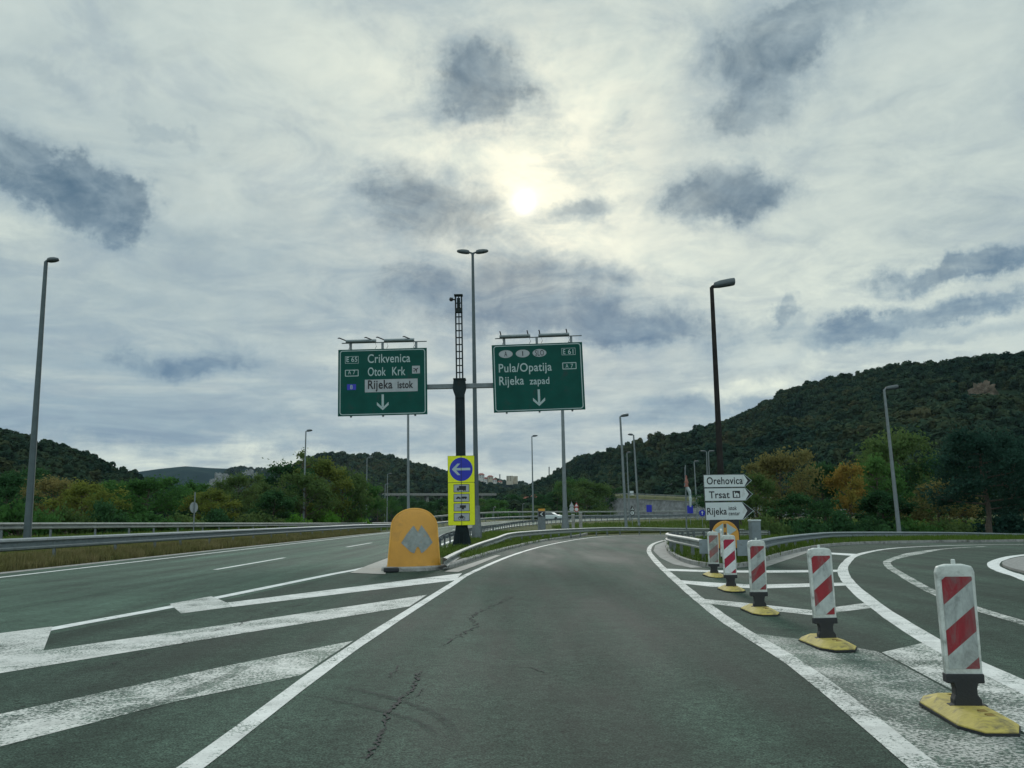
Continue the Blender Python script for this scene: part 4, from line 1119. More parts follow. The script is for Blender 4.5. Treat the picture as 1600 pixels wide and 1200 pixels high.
# ------------------------------------------------------------------ lamps
def lamp(label, base, topz, heads, r0, r1, m, lean=(0, 0), hl=.9, hw=.34, arm=.25, tilt=R(5), group='street lamps', sleeve=False, flat=False, yaw=0.0):
    """heads: list of -1 / +1 directions along x"""
    o = thing('street_lamp', label, 'street lamp', base, yaw, group); H = topz - base[2]
    top = Vector((lean[0], lean[1], H)); mb = MB()
    mb.tube([(0, 0, -.1), (lean[0] * .35, lean[1] * .35, H * .35), top], [r0, r0 * .65 + r1 * .35, r1], 10); aobj('pole', mb, m, o)
    b = MB(); b.lathe([(r0 * 2.1, 0.0), (r0 * 2.1, .05), (r0 * 1.25, .06), (r0 * 1.2, .45), (r0 * 1.02, .5)], 10); aobj('base_flange', b, mat['galv_dark'], o)
    if sleeve:
        b = MB(); b.lathe([(r0 * 1.9, .02), (r0 * 1.7, .8), (r0 * 1.15, 1.9), (r0 * 1.1, 2.4)], 10); aobj('sleeve', b, mat['galv_dark'], o)
    for s in heads:
        a = MB(); a.tube([top - Vector((0, 0, .12)), top + Vector((s * arm * .3, 0, .02)), top + Vector((s * arm, 0, .05 + arm * math.tan(tilt)))], [r1, r1 * .8, r1 * .7], 8); aobj('arm', a, m, o)
        hb = MB(); p = top + Vector((s * arm, 0, .05 + arm * math.tan(tilt))); rings = []
        prof = ((0, .45, .5), (.06, .75, .8), (.25, .95, 1.0), (.6, 1.0, .95), (.85, .85, .7), (.96, .55, .45), (1, .2, .2)) if not flat else ((0, .6, .55), (.03, .8, .7), (.3, .9, .95), (.8, 1, 1.0), (.97, .98, .95), (1, .9, .85))
        for t, wy, hz in prof:
            c = p + Vector((s * t * hl * math.cos(tilt), 0, t * hl * math.sin(tilt)))
            ring = []
            for k in range(12):
                q = 2 * PI * k / 12; zz = math.sin(q)
                ring.append((c.x, c.y + math.cos(q) * hw / 2 * wy, c.z + (zz * (.20 if zz > 0 else .15)) * hz * (hl / .9) ** .6))
            rings.append(ring)
        hb.loft(rings); ho = aobj('lamp_head', hb, mat['head'], o, 50)
        lb = MB(); c = p + Vector((s * .55 * hl, 0, .55 * hl * math.sin(tilt) - .055 * hl / .9)); lb.lathe([(0.01, -.05), (hw * .3, -.04), (hw * .4, 0)], 12)
        lb.v = [(x * hl / hw * .7 + c.x, y + c.y, z + c.z) for x, y, z in lb.v]; aobj('lamp_glass', lb, mat['lens'], ho)
    return o
def pl(label, bpx, tpx, tpy, Y, heads, r0, r1, m=None, zb=None, **k):
    t = P(tpx, tpy, Y); b = P(bpx, 800, Y); z = Hg(b.x, Y) if zb is None else zb
    bx = b.x + (b.x - t.x) * 0.0
    return lamp(label, (bx, Y, z), t.z, heads, r0, r1, m or mat['pole'], lean=(t.x - bx, 0), **k)
pl('tall lamp post at the left edge with one head pointing right', 45.5, 72, 409, 38, (1,), .165, .085, hl=.52, hw=.34, arm=.06, tilt=R(4))
pl('two-headed lamp post rising tallest in the picture behind the gantry', 745, 738.5, 396, 59, (-1, 1), .19, .09, mat['pole'], hl=.9, hw=.36, arm=.22, sleeve=True, tilt=R(6))
pl('dark brown lamp post standing behind the white direction signs', 1129, 1112, 449, 36, (1,), .155, .085, mat['pole_brown'], hl=.92, hw=.36, arm=.08, tilt=R(10), flat=True)
pl('tilted grey lamp post among the right-hand trees', 1403, 1381.5, 609, 66, (1,), .17, .09, mat['pole_pale'], zb=-.7, hl=.95, hw=.36, arm=.12, tilt=R(8), flat=True)
pl('lamp post in front of the big leafy clump on the left', 474.5, 478, 674, 112, (1,), .15, .08, mat['pole_pale'], hl=.75, hw=.36, arm=.1)
pl('lamp post at the right end of the big leafy clump', 572.5, 573.5, 716, 168, (1,), .14, .09, mat['pole_pale'], hl=1.0, arm=.15)
pl('left and shorter of the two thin lamps before the orange cushion', 601, 602, 757, 255, (1,), .14, .09, mat['pole_pale'], hl=.9, arm=.2)
pl('right and taller of the two thin lamps before the orange cushion', 604.8, 605.5, 741, 225, (1,), .14, .09, mat['pole_pale'], hl=.9, arm=.2)
pl('lamp post behind the left overhead sign above the cushion', 638.5, 637.5, 590, 84, (1,), .15, .09, mat['pole_pale'], hl=.8, arm=.1)
pl('slim lamp post between the two-headed lamp and the right overhead sign', 833, 831, 682, 150, (1,), .15, .09, mat['pole_pale'], hl=.9, arm=.12)
pl('lamp post with dark foot hanging down behind the right overhead sign', 883, 877, 560, 72, (1,), .19, .1, mat['pole_pale'], sleeve=True, hl=.8, arm=.1)
pl('nearest lamp post on the grass bank beyond the bend, head pointing right', 978, 969, 651, 92, (1,), .165, .1, mat['pole_pale'], hl=.82, hw=.36, arm=.08, flat=True, tilt=R(8))
pl('thin short lamp post between the two taller ones on the bank', 983.5, 979.5, 708, 160, (1,), .15, .09, mat['pole_pale'], hl=.75, arm=.08)
pl('lamp post on the bank with its head pointing left', 998, 990, 680, 118, (-1,), .16, .1, mat['pole_pale'], hl=.7, hw=.34, arm=.1)
pl('thin lamp post just left of the white direction signs', 1089.5, 1084.5, 722, 150, (1,), .14, .09, mat['pole_pale'], hl=.8, arm=.08)
pl('left of the paired lamps above the white signs, head pointing left', 1106.5, 1104, 706, 170, (-1,), .15, .1, mat['pole_pale'], hl=1.1, arm=.1)
pl('right of the paired lamps above the white signs, head pointing right', 1110, 1107, 706, 170, (1,), .15, .1, mat['pole_pale'], hl=1.1, arm=.1)
pl('tiny white-headed lamp right of the two-headed lamp', 771.5, 771.5, 793, 230, (1,), .09, .07, mat['pole_pale'], hl=.5, arm=.05)
pl('tiny white-headed lamp below the red-roofed house', 817, 816.7, 788, 235, (1,), .09, .07, mat['pole_pale'], hl=.5, arm=.05)
pl('tiny lamp left of the stone wall', 938, 937.5, 782.5, 235, (-1,), .09, .07, mat['pole_pale'], hl=.5, arm=.05)
pl('tiny lamp on the road above the stone wall', 1048, 1047, 757, 330, (1,), .12, .09, mat['pole_pale'], hl=.7, arm=.2)

# ------------------------------------------------------------------ lettering
_tc = {}
def glyphs(s, bold=0.0, spacing=1.0):
    key = (s, bold, spacing)
    if key in _tc: return _tc[key]
    cu = bpy.data.curves.new('lettering', 'FONT'); cu.body = s; cu.size = 1.0; cu.offset = bold; cu.space_character = spacing; cu.resolution_u = 4
    o = bpy.data.objects.new('lettering', cu); C.objects.link(o)
    bpy.context.view_layer.update()
    me = bpy.data.meshes.new_from_object(o.evaluated_get(bpy.context.evaluated_depsgraph_get()))
    vs = [tuple(v.co) for v in me.vertices]; fs = [tuple(p.vertices) for p in me.polygons]
    bpy.data.objects.remove(o); bpy.data.meshes.remove(me); bpy.data.curves.remove(cu)
    _tc[key] = (vs, fs); return _tc[key]
CAPH = None
def text(mb, s, x0, x1, base, cap, y, bold=.009, spacing=1.05):
    """fit the words between x0 and x1, standing on 'base', capitals 'cap' tall, on the plane y (facing -y)"""
    global CAPH
    if CAPH is None: CAPH = max(v[1] for v in glyphs('H', 0.0)[0])
    vs, fs = glyphs(s, bold, spacing)
    a = min(v[0] for v in vs); b = max(v[0] for v in vs)
    k = cap / CAPH; q = (x1 - x0) / (b - a)
    mb.add([(x0 + (v[0] - a) * q, y, base + v[1] * k) for v in vs], fs)
    return mb
def disc(cx, cz, rx, rz, n=36): return [(cx + rx * math.cos(2 * PI * k / n), cz + rz * math.sin(2 * PI * k / n)) for k in range(n)]
def rrect(x0, z0, x1, z1, r, n=5):
    out = []
    for cx, cz, a0 in ((x1 - r, z1 - r, 0), (x0 + r, z1 - r, 90), (x0 + r, z0 + r, 180), (x1 - r, z0 + r, 270)):
        for k in range(n + 1):
            a = R(a0 + 90 * k / n); out.append((cx + r * math.cos(a), cz + r * math.sin(a)))
    return out
def frame(mb, outer, inner, y0, y1):
    n = len(outer)
    vs = [(x, y0, z) for x, z in outer] + [(x, y0, z) for x, z in inner] + [(x, y1, z) for x, z in outer] + [(x, y1, z) for x, z in inner]
    fs = []
    for i in range(n):
        j = (i + 1) % n
        fs += [(i, j, n + j, n + i), (2 * n + i, 3 * n + i, 3 * n + j, 2 * n + j), (i, 2 * n + i, 2 * n + j, j), (n + i, n + j, 3 * n + j, 3 * n + i)]
    return mb.add(vs, fs)
YF = -.034      # front of a sign plate; print lies a few millimetres proud of it
def face_obj(name, mb, m, parent): return obj(name, mb, m, parent, recalc=True)

# ------------------------------------------------------------------ gantry and overhead signs
GY = 43.0
gb = P(721.5, 855, GY); gx = P(722, 850, GY).x
gant = thing('sign_gantry', 'dark steel gantry post with cross arm and ladder mast between the two green signs', 'gantry', (gx, GY, .09))
def gz(py, px=718): return P(px, py, GY).z - .09
zt = gz(597); 
TILT = R(0.75)
gant.rotation_euler = (0, -TILT, 0)
mb = MB()
# H-section post
for dy in (-.2, .2): mb.box((0, dy, zt / 2), (.46, .035, zt))
mb.box((0, 0, zt / 2), (.03, .362, zt)); obj('post', mb, mat['post'], gant)
mb = MB(); mb.box((0, 0, .025), (1.0, .8, .05))
for s in (-1, 1):
    for yy in (-.16, .16):
        mb.prism([(s * .235, .052), (s * .47, .052), (s * .36, .6), (s * .235, 1.25)], yy - .012, yy + .012)
for s in (-1, 1):
    for t_ in (-.1, .1): mb.add([(t_ - .012, s * .22, .052), (t_ + .012, s * .22, .052), (t_ + .012, s * .38, .052), (t_ - .012, s * .38, .052), (t_ - .012, s * .22, 1.0), (t_ + .012, s * .22, 1.0)], [(0, 1, 2, 3), (0, 3, 4), (1, 5, 2), (0, 4, 5, 1), (3, 2, 5, 4)])
obj('base_flange', mb, mat['post'], gant)
mb = MB()
for sx in (-.38, .38):
    for sy in (-.3, .3): mb.tube([(sx, sy, .052), (sx, sy, .13)], .025, 6)
obj('anchor_bolts', mb, mat['galv'], gant)
za = gz(603.5)
mb = MB(); mb.box((-.05, .0, za), (8.6, .24, .23)); bevel(obj('cross_arm', mb, mat['galv_dark'], gant), .015)
mb = MB(); mb.prism([(-.3, za + .3), (.3, za + .3), (.34, za - .2), (.2, za - .62), (-.2, za - .62), (-.34, za - .2)], -.27, -.235); 
for sx in (-.16, .16):
    for sz in (.15, -.1, -.45): mb.tube([(sx * (1 if sz > -.3 else .6), -.27, za + sz), (sx * (1 if sz > -.3 else .6), -.30, za + sz)], .035, 8)
mb.box((0, 0, za + .34), (.62, .62, .06)); obj('bracket', mb, mat['post'], gant)
zl = gz(463)
mast = MB()
for sx in (-.155, .155): mast.box((sx, 0, (za + .4 + zl) / 2), (.07, .10, zl - za - .4))
mast.box((0, .12, (za + .4 + zl) / 2), (.05, .05, zl - za - .4))
k = za + .7
while k < zl - .1:
    mast.box((0, 0, k), (.25, .05, .055)); k += .36
obj('ladder_mast', mast, mat['post'], gant)
mb = MB(); mb.box((0, 0, zl + .05), (.44, .34, .06)); mb.box((0, -.02, zl - .75), (.36, .28, .22)); mb.box((0, 0.02, zl - .35), (.16, .2, .5)); obj('mast_head', mb, mat['post'], gant)
mb = MB(); mb.tube([(-.17, -.1, zl - .2), (-.3, -.18, zl - .2)], .04, 8); mb.lathe([(0.0, -.11), (.08, -.08), (.11, 0), (.08, .08), (0.0, .11)], 10)
n0 = len(mb.v) - 50
mb.v[n0:] = [(x - .36, y - .2, z - .2 + zl) for x, y, z in mb.v[n0:]]
aobj('camera', mb, mat['black'], gant)

def overhead(label, tl, tr, bl, br, nlamp):
    ctr = P((tl[0] + tr[0] + bl[0] + br[0]) / 4, (tl[1] + tr[1] + bl[1] + br[1]) / 4, GY - .32)
    W = ((tr[0] - tl[0]) + (br[0] - bl[0])) / 2 * GY / F * 1.0; H = ((bl[1] - tl[1]) + (br[1] - tr[1])) / 2 * GY / F * 1.012
    o = thing('overhead_sign', label, 'road sign', (ctr.x, GY - .32, ctr.z), 0, 'green overhead signs on the gantry')
    tilt = math.atan2(-((tr[1] - tl[1]) / (tr[0] - tl[0]) + (br[1] - bl[1]) / (br[0] - bl[0])) / 2, 1) - R(ROLL)
    o.rotation_euler = (0, -tilt, 0)
    mb = MB(); mb.box((0, 0, 0), (W, .06, H)); bevel(obj('panel', mb, mat['green'], o), .008, 1)
    mb = MB(); i0 = .055; i1 = .095
    frame(mb, rrect(-W / 2 + i0 + .03, -H / 2 + i0, W / 2 - i0 - .03, H / 2 - i0, .14), rrect(-W / 2 + i1 + .03, -H / 2 + i1, W / 2 - i1 - .03, H / 2 - i1, .11), YF, -.028)
    face_obj('border', mb, mat['signwhite'], o)
    mb = MB()
    for z in (-.33, 0, .33): mb.box((0, .07, H * z), (W * .94, .07, .08))
    for x in (-.36, 0, .36): mb.box((W * x, .15, 0), (.09, .07, H * 1.03))
    obj('back_frame', mb, mat['galv_dark'], o)
    # floodlights on stalks along the top edge
    zr = H / 2 + .33
    mb = MB(); mb.tube([(-W * .46, -.02, zr), (W * .5, -.02, zr)], .028, 8)
    for x in (-.36, 0, .38): mb.box((W * x, .0, H / 2 + .16), (.12, .08, .34))
    obj('lamp_rail', mb, mat['galv_dark'], o)
    for s in (-1, 1):
        c = -.24 * W if s < 0 else .19 * W; L_ = .34 * W
        mb = MB(); mb.loft([[(c - L_ / 2, -.10 + .11 * math.cos(a), zr + .07 + .085 * math.sin(a)) for a in [2 * PI * k / 10 for k in range(10)]], [(c + L_ / 2, -.10 + .11 * math.cos(a), zr + .07 + .085 * math.sin(a)) for a in [2 * PI * k / 10 for k in range(10)]]])
        fl = aobj('floodlight', mb, mat['galv'], o)
        mb = MB()
        for e in (-1, 1):
            x = c + e * L_ * .44
            sx_ = 1 if nlamp == 0 else .15; mb.tube([(x, -.08, zr + .08), (x - .40 * sx_, -.30, zr + (.22 if nlamp == 0 else .30)), (x - .44 * sx_, -.34, zr + (.19 if nlamp == 0 else .27))], .03, 6)
            mb.tube([(x + .05, -.05, zr - .05), (x + .1, -.04, zr - .2), (x + .03, -.035, H / 2 + .01)], .012, 5)
        obj('bracket_arm', mb, mat['black'], fl)
    return o, W, H
def arrow_down(mb, u, cx, ztop, ztip, sw, aw, ah, y):
    """shaft plus chevron head"""
    th = sw * 1.35
    mb.prism([(cx - sw / 2, ztop), (cx + sw / 2, ztop), (cx + sw / 2, ztip + th * 1.05), (cx - sw / 2, ztip + th * 1.05)], y, -.029)
    mb.prism([(cx - aw, ztip + ah), (cx - aw, ztip + ah - th), (cx, ztip), (cx + aw, ztip + ah - th), (cx + aw, ztip + ah), (cx, ztip + ah - aw * .98 )], y - .003, -.029)
def plate_box(mb, x0, z0, x1, z1, w, y=YF, notch=False):
    frame(mb, rrect(x0, z0, x1, z1, w * .8, 2), rrect(x0 + w, z0 + w, x1 - w, z1 - w, w * .3, 2), y, -.029)

s1, W1, H1 = overhead('left green overhead sign listing Crikvenica, Otok Krk and Rijeka istok', (529, 546), (667, 543), (527, 651), (668.5, 647), 0)
u = W1 / 1195.0
X = lambda x: (x - 667) * u
Z = lambda y: (662 - y) * u
mb = MB()
text(mb, 'Crikvenica', X(468), X(1040), Z(399), 115 * u, YF)
text(mb, 'Otok', X(470), X(712), Z(577), 113 * u, YF); text(mb, 'Krk', X(797), X(974), Z(577), 113 * u, YF)
text(mb, 'E', X(182), X(215), Z(379), 66 * u, YF, .02); text(mb, '65', X(247), X(328), Z(379), 66 * u, YF)
text(mb, 'A', X(203), X(243), Z(548), 52 * u, YF); text(mb, '7', X(270), X(300), Z(548), 52 * u, YF)
plate_box(mb, X(163), Z(402), X(345), Z(303), 5 * u); plate_box(mb, X(163), Z(578), X(345), Z(487), 10 * u)
arrow_down(mb, u, X(669), Z(832), Z(1045), 30 * u, 78 * u, 110 * u, YF)
face_obj('lettering', mb, mat['signwhite'], s1)
mb = MB(); mb.prism(rrect(X(430), Z(800), X(1138), Z(628), 3 * u), YF, -.029); face_obj('white_field', mb, mat['signgrey'], s1)
mb = MB(); text(mb, 'Rijeka', X(470), X(800), Z(753), 113 * u, YF - .004, .02); text(mb, 'istok', X(868), X(1078), Z(753), 92 * u, YF - .004, .028); face_obj('lettering', mb, mat['black'], s1)
mb = MB(); mb.prism(rrect(X(1065), Z(560), X(1170), Z(454), 4 * u), YF, -.029); ap_ = face_obj('airport_field', mb, mat['signgrey'], s1)
mb = MB()   # small aeroplane climbing to the right
c_, s_ = math.cos(R(38)), math.sin(R(38))
for poly in ([(-40, -4), (30, -6), (42, 0), (30, 6), (-40, 4)], [(-4, 0), (-22, 38), (-12, 38), (14, 0)], [(-4, 0), (-22, -38), (-12, -38), (14, 0)], [(-34, 0), (-46, 16), (-40, 16), (-26, 0)], [(-34, 0), (-46, -16), (-40, -16), (-26, 0)]):
    mb.prism([(X(1117) + (x * c_ - z * s_) * u, Z(507) + (x * s_ + z * c_) * u) for x, z in poly], YF - .004 - .0005 * len(mb.f) / 7, YF - .001)
face_obj('aeroplane_symbol', mb, mat['black'], ap_)
mb = MB(); mb.prism(rrect(X(190), Z(762), X(312), Z(684), 8 * u), YF, -.029); bf = face_obj('blue_field', mb, mat['blue'], s1)
mb = MB(); text(mb, '8', X(232), X(266), Z(750), 54 * u, YF - .004); face_obj('lettering', mb, mat['signwhite'], bf)

s2, W2, H2 = overhead('right green overhead sign listing Pula, Opatija and Rijeka zapad', (768, 539), (911, 533.5), (771, 645), (914, 640), 1)
u = W2 / 1219.0
X = lambda x: (x - 694) * u
Z = lambda y: (640 - y) * u
mb = MB()
text(mb, 'Pula/Opatija', X(170), X(880), Z(557), 112 * u, YF); text(mb, 'Rijeka', X(170), X(500), Z(731), 114 * u, YF); text(mb, 'zapad', X(576), X(840), Z(735), 92 * u, YF)
text(mb, 'E', X(1042), X(1072), Z(340), 64 * u, YF); text(mb, '61', X(1108), X(1180), Z(340), 64 * u, YF)
text(mb, 'A', X(1066), X(1104), Z(528), 52 * u, YF); text(mb, '7', X(1136), X(1168), Z(528), 52 * u, YF)
plate_box(mb, X(1022), Z(354), X(1208), Z(258), 5 * u); plate_box(mb, X(1024), Z(548), X(1212), Z(455), 10 * u)
arrow_down(mb, u, X(693), Z(806), Z(1030), 30 * u, 80 * u, 112 * u, YF)
face_obj('lettering', mb, mat['signwhite'], s2)
for cx, word, w_, cp in ((270, 'A', 40, 66), (498, 'I', 13, 62), (724, 'SLO', 118, 72)):
    mb = MB(); mb.prism(disc(X(cx), Z(311), 93 * u, 53 * u), YF, -.029); ov = face_obj('oval_plate', mb, mat['signgrey'], s2)
    mb = MB(); text(mb, word, X(cx - w_ / 2), X(cx + w_ / 2), Z(311 + cp / 2), cp * u, YF - .004); face_obj('lettering', mb, mat['black'], ov)

# ------------------------------------------------------------------ yellow keep-left sign on the gantry post
yc = P(721, 766, GY - .34)
ys_ = thing('keep_left_sign', 'bright yellow sign with blue arrow disc and four vehicle plates on the gantry post', 'road sign', (yc.x, GY - .34, yc.z))
ys_.rotation_euler = (0, -R(.5), 0)
u = (GY / F) / 7.06 
X = lambda x: (x - 223) * u
Z = lambda y: (467 - y) * u
mb = MB(); mb.prism(rrect(X(78), Z(381), X(366), Z(94), 4 * u), -.03, .03); mb.prism(rrect(X(78), Z(841), X(366), Z(386), 8 * u), -.03, .03)
obj('panel', mb, mat['yellow'], ys_)
mb = MB(); mb.prism([(X(76), Z(843)), (X(369), Z(843)), (X(369), Z(92)), (X(76), Z(92))], -.024, .036)
for x in (X(222) , ): pass
obj('back_plate', mb, mat['black'], ys_)
mb = MB(); mb.prism(disc(X(222), Z(240), 126 * u, 128 * u), YF, -.029); dsc = face_obj('blue_disc', mb, mat['blue'], ys_)
mb = MB(); mb.prism([(X(150), Z(252)), (X(322), Z(252)), (X(322), Z(226)), (X(150), Z(226))], YF - .004, YF - .001)
mb.prism([(X(121), Z(239)), (X(183), Z(303)), (X(214), Z(303)), (X(158), Z(239)), (X(211), Z(178)), (X(181), Z(178))], YF - .0055, YF - .001)
face_obj('arrow', mb, mat['signwhite'], dsc)
rows = ((405, 487), (507, 590), (610, 692), (713, 797))
for k, (a, b) in enumerate(rows):
    mb = MB(); mb.prism(rrect(X(140), Z(b), X(308), Z(a), 4 * u), YF, -.029); pt = face_obj('vehicle_plate', mb, mat['signgrey'], ys_)
    fr_ = MB(); plate_box(fr_, X(138), Z(b + 2), X(310), Z(a - 2), 5 * u, YF - .002); face_obj('plate_frame', fr_, mat['black'], pt)
    ic = MB(); y1, y2 = YF - .0045, YF - .001
    cy = (a + b) / 2
    def wheel(x, z, r_): ic.prism(disc(X(x), Z(z), r_ * u, r_ * u, 16), y1 - .001, y2)
    if k == 0:
        ic.prism([(X(197), Z(cy + 14)), (X(274), Z(cy + 14)), (X(274), Z(cy - 26)), (X(197), Z(cy - 26))], y1, y2)
        ic.prism([(X(174), Z(cy + 18)), (X(194), Z(cy + 18)), (X(194), Z(cy - 8)), (X(180), Z(cy - 8)), (X(174), Z(cy + 4))], y1, y2)
        ic.prism([(X(190), Z(cy + 19)), (X(272), Z(cy + 19)), (X(272), Z(cy + 13)), (X(190), Z(cy + 13))], y1 - .0005, y2)
        for x in (187, 246, 264): wheel(x, cy + 20, 8)
    elif k == 1:
        ic.prism([(X(164), Z(cy + 8)), (X(216), Z(cy + 8)), (X(216), Z(cy - 2)), (X(203), Z(cy - 6)), (X(197), Z(cy - 13)), (X(178), Z(cy - 13)), (X(172), Z(cy - 3)), (X(164), Z(cy))], y1, y2)
        ic.prism([(X(224), Z(cy + 8)), (X(282), Z(cy + 8)), (X(282), Z(cy - 6)), (X(276), Z(cy - 13)), (X(232), Z(cy - 13)), (X(224), Z(cy - 3))], y1, y2)
        for x in (175, 205, 240, 266): wheel(x, cy + 9, 6)
        ic.box((X(220), (y1 + y2) / 2, Z(cy + 6)), (12 * u, .003, 3 * u))
    elif k == 2:
        ic.prism([(X(205), Z(cy + 6)), (X(270), Z(cy + 6)), (X(270), Z(cy - 22)), (X(205), Z(cy - 22))], y1, y2)
        ic.prism([(X(172), Z(cy + 7)), (X(206), Z(cy + 7)), (X(206), Z(cy + 3)), (X(172), Z(cy + 3))], y1, y2); wheel(238, cy + 10, 14)
    else:
        for x in (198, 246):
            f2 = MB(); o_ = disc(X(x), Z(cy + 12), 15 * u, 15 * u, 18); i_ = disc(X(x), Z(cy + 12), 10 * u, 10 * u, 18); frame(ic, o_, i_, y1, y2)
        ic.prism([(X(192), Z(cy + 2)), (X(215), Z(cy + 12)), (X(238), Z(cy + 12)), (X(250), Z(cy - 6)), (X(236), Z(cy - 10)), (X(224), Z(cy - 24)), (X(214), Z(cy - 24)), (X(212), Z(cy - 8)), (X(198), Z(cy - 8))], y1 - .0008, y2)
    face_obj('vehicle_symbol', ic, mat['black'], pt)
mb = MB(); mb.box((X(223), -.039, Z(467)), (4.5 * u, .012, 748 * u)); obj('centre_seam', mb, mat['black'], ys_)

# ------------------------------------------------------------------ orange crash cushion at the nose
cb_ = G(645, 892)
cush = thing('crash_cushion', 'domed orange plastic crash cushion with a faded grey double arrow', 'crash cushion', (cb_.x, cb_.y + .30, .10), R(9))
HC, WC = 1.66, .755
def arch(t):
    """outline of the front, t 0..1 from lower right over the top to lower left"""
    s_ = 2 * t - 1
    zs = .60 * HC
    if abs(s_) > .55:
        k = (1 - abs(s_)) / .45; z = zs * 1.12 * k; w = WC - .09 * k
    else:
        a = (1 - abs(s_) / .55) * PI / 2
        z0 = zs * 1.12; w = (WC - .09) * max(0.0, math.cos(a)) ** .96; z = z0 + (HC - z0) * math.sin(a)
    return (-w if s_ > 0 else w), z
def bulge(x, z): return -.30 * max(0.0, 1 - (x / WC) ** 2) * (1 - .35 * (z / HC) ** 2) + .10 * (z / HC)
mb = MB(); NA = 48; rings = []
for sc_, off in ((.80, 1.25), (.985, .10), (1.0, .03)):
    rings.append([(arch(k / NA)[0] * sc_, off + bulge(arch(k / NA)[0], arch(k / NA)[1]), arch(k / NA)[1] * sc_) for k in range(NA + 1)])
for q in (.985, .95, .88, .78, .66, .54, .42, .3, .18, .06):
    r_ = []
    for k in range(NA + 1):
        x, z = arch(k / NA); x *= q; z = z * q + (0.0 if q > .98 else 0)
        r_.append((x, bulge(x, z) + (.0 if q < .97 else .012), z))
    rings.append(r_)
rings.append([(0, bulge(0, 0), 0)] * (NA + 1))
mb.loft(rings, closed=False, caps=False)
body = obj('body', mb, mat['orange'], cush, smooth=True)
# bottom lip and rim
mb = MB(); mb.tube([(arch(k / NA)[0], bulge(*arch(k / NA)) + .03, arch(k / NA)[1]) for k in range(NA + 1)], .022, 6); aobj('rim', mb, M('orange_rim', (.72, .38, .07), .5, var=.1), body, 60)
mb = MB(); u = .1706 / 8.57 * .118
u = (25.0 / F) / 8.57
E = lambda x: (x - 755) * u * 1.04 + .09
Ez = lambda y: (915 - y) * u * .98
def emb(poly):
    # cut into thin strips so the print follows the curved face
    bm = bmesh.new(); f = bm.faces.new([bm.verts.new((E(x), 0, Ez(y))) for x, y in poly])
    bmesh.ops.triangulate(bm, faces=bm.faces[:])
    x0 = min(E(x) for x, y in poly); x1 = max(E(x) for x, y in poly); z0 = min(Ez(y) for x, y in poly); z1 = max(Ez(y) for x, y in poly)
    for ax, lo, hi in ((0, x0, x1), (2, z0, z1)):
        c = lo + .04
        while c < hi:
            v = [0, 0, 0]; v[ax] = c; n = [0, 0, 0]; n[ax] = 1
            bmesh.ops.bisect_plane(bm, geom=bm.verts[:] + bm.edges[:] + bm.faces[:], plane_co=v, plane_no=n, dist=1e-6); c += .04
    bm.verts.index_update()
    vs = [(v.co.x, bulge(v.co.x, v.co.z) - .012, v.co.z) for v in bm.verts]; fs = [tuple(v.index for v in ff.verts) for ff in bm.faces]
    mb.add(vs, fs); bm.free()
emb([(545, 592), (610, 480), (690, 372), (706, 362), (722, 392), (757, 446), (757, 640), (738, 660), (715, 725), (698, 728), (660, 706)])
emb([(950, 590), (890, 480), (832, 395), (815, 372), (800, 352), (786, 395), (756, 446), (756, 640), (775, 660), (800, 728), (822, 722), (870, 680)])
obj('arrow_emblem', mb, mat['emblem'], body)
mb = MB(); pp = [(WC * 1.02 * math.sin(a), .05 - .38 * math.cos(a)) for a in [R(-90 + 180 * k / 14) for k in range(15)]] + [(WC * 1.02, 1.3), (-WC * 1.02, 1.3)]
mb.slab(pp, -.09, -.004); obj('base', mb, mat['kerb'], cush)
p = G(613, 894); 
mb = MB(); mb.box((0, 0, 0), (.42, .25, .12), (0, 0, .2)); rb = bevel(obj('rubber_block', mb, mat['rubber']), .03); rb.location = (p.x, p.y - .22, .075)
tag(rb, 'dark rubber block on the kerb at the left foot of the orange cushion', 'block')

# ------------------------------------------------------------------ delineator beacons
def stripes(name, red, white, dirt):
    m = bpy.data.materials.new(name); m.use_nodes = True
    t = NT(m.node_tree); b = t.n['Principled BSDF']
    tc = t.new('ShaderNodeTexCoord').outputs['Object']; sp = t.new('ShaderNodeSeparateXYZ', {0: tc})
    # red bands fall from upper right to lower left
    v = t.m('SUBTRACT', sp.outputs[2], t.m('MULTIPLY', sp.outputs[0], .83))
    f = t.m('FRACT', t.m('ADD', t.m('DIVIDE', v, .36), .422))
    k = t.rng(f, .495, .505, 0, 1, False); k2 = t.rng(f, .0, .008, 1, 0, False)
    k = t.m('MAXIMUM', k, k2)
    c = t.mix(k, red, white)
    n = t.noise(t.vm('ADD', tc, (0, 0, 0)), 9.0, 8.0, .7, .5); oi = t.new('ShaderNodeObjectInfo').outputs['Random']
    dn = t.rng(t.noise(t.vm('ADD', t.vm('MULTIPLY', tc, (1, 1, .5)), t.new('ShaderNodeCombineXYZ', {0: t.m('MULTIPLY', oi, 30.0), 1: 0.0, 2: 0.0}).outputs[0]), 5.0, 8.0, .7, .8), .60 - .3 * dirt, .80 - .15 * dirt, 0, .75)
    c = t.mix(dn, c, (.14, .15, .14, 1)); c = t.vm('MULTIPLY', c, t.vm('SCALE', (1, 1, 1), scale=t.rng(n, .3, .7, .78, 1.12, False)))
    t.put(b.inputs['Base Color'], c); b.inputs['Roughness'].default_value = .5; return m
mat['stripe_dirty'] = stripes('beacon_stripes_dirty', (.25, .012, .02, 1), (.40, .43, .41, 1), .6)
mat['stripe'] = stripes('beacon_stripes', (.26, .012, .018, 1), (.44, .47, .45, 1), .4)
mat['stripe_clean'] = stripes('beacon_stripes_clean', (.32, .006, .035, 1), (.66, .68, .67, 1), .05)
mat['stripe_faded'] = stripes('beacon_stripes_faded', (.33, .07, .06, 1), (.36, .38, .34, 1), .85)
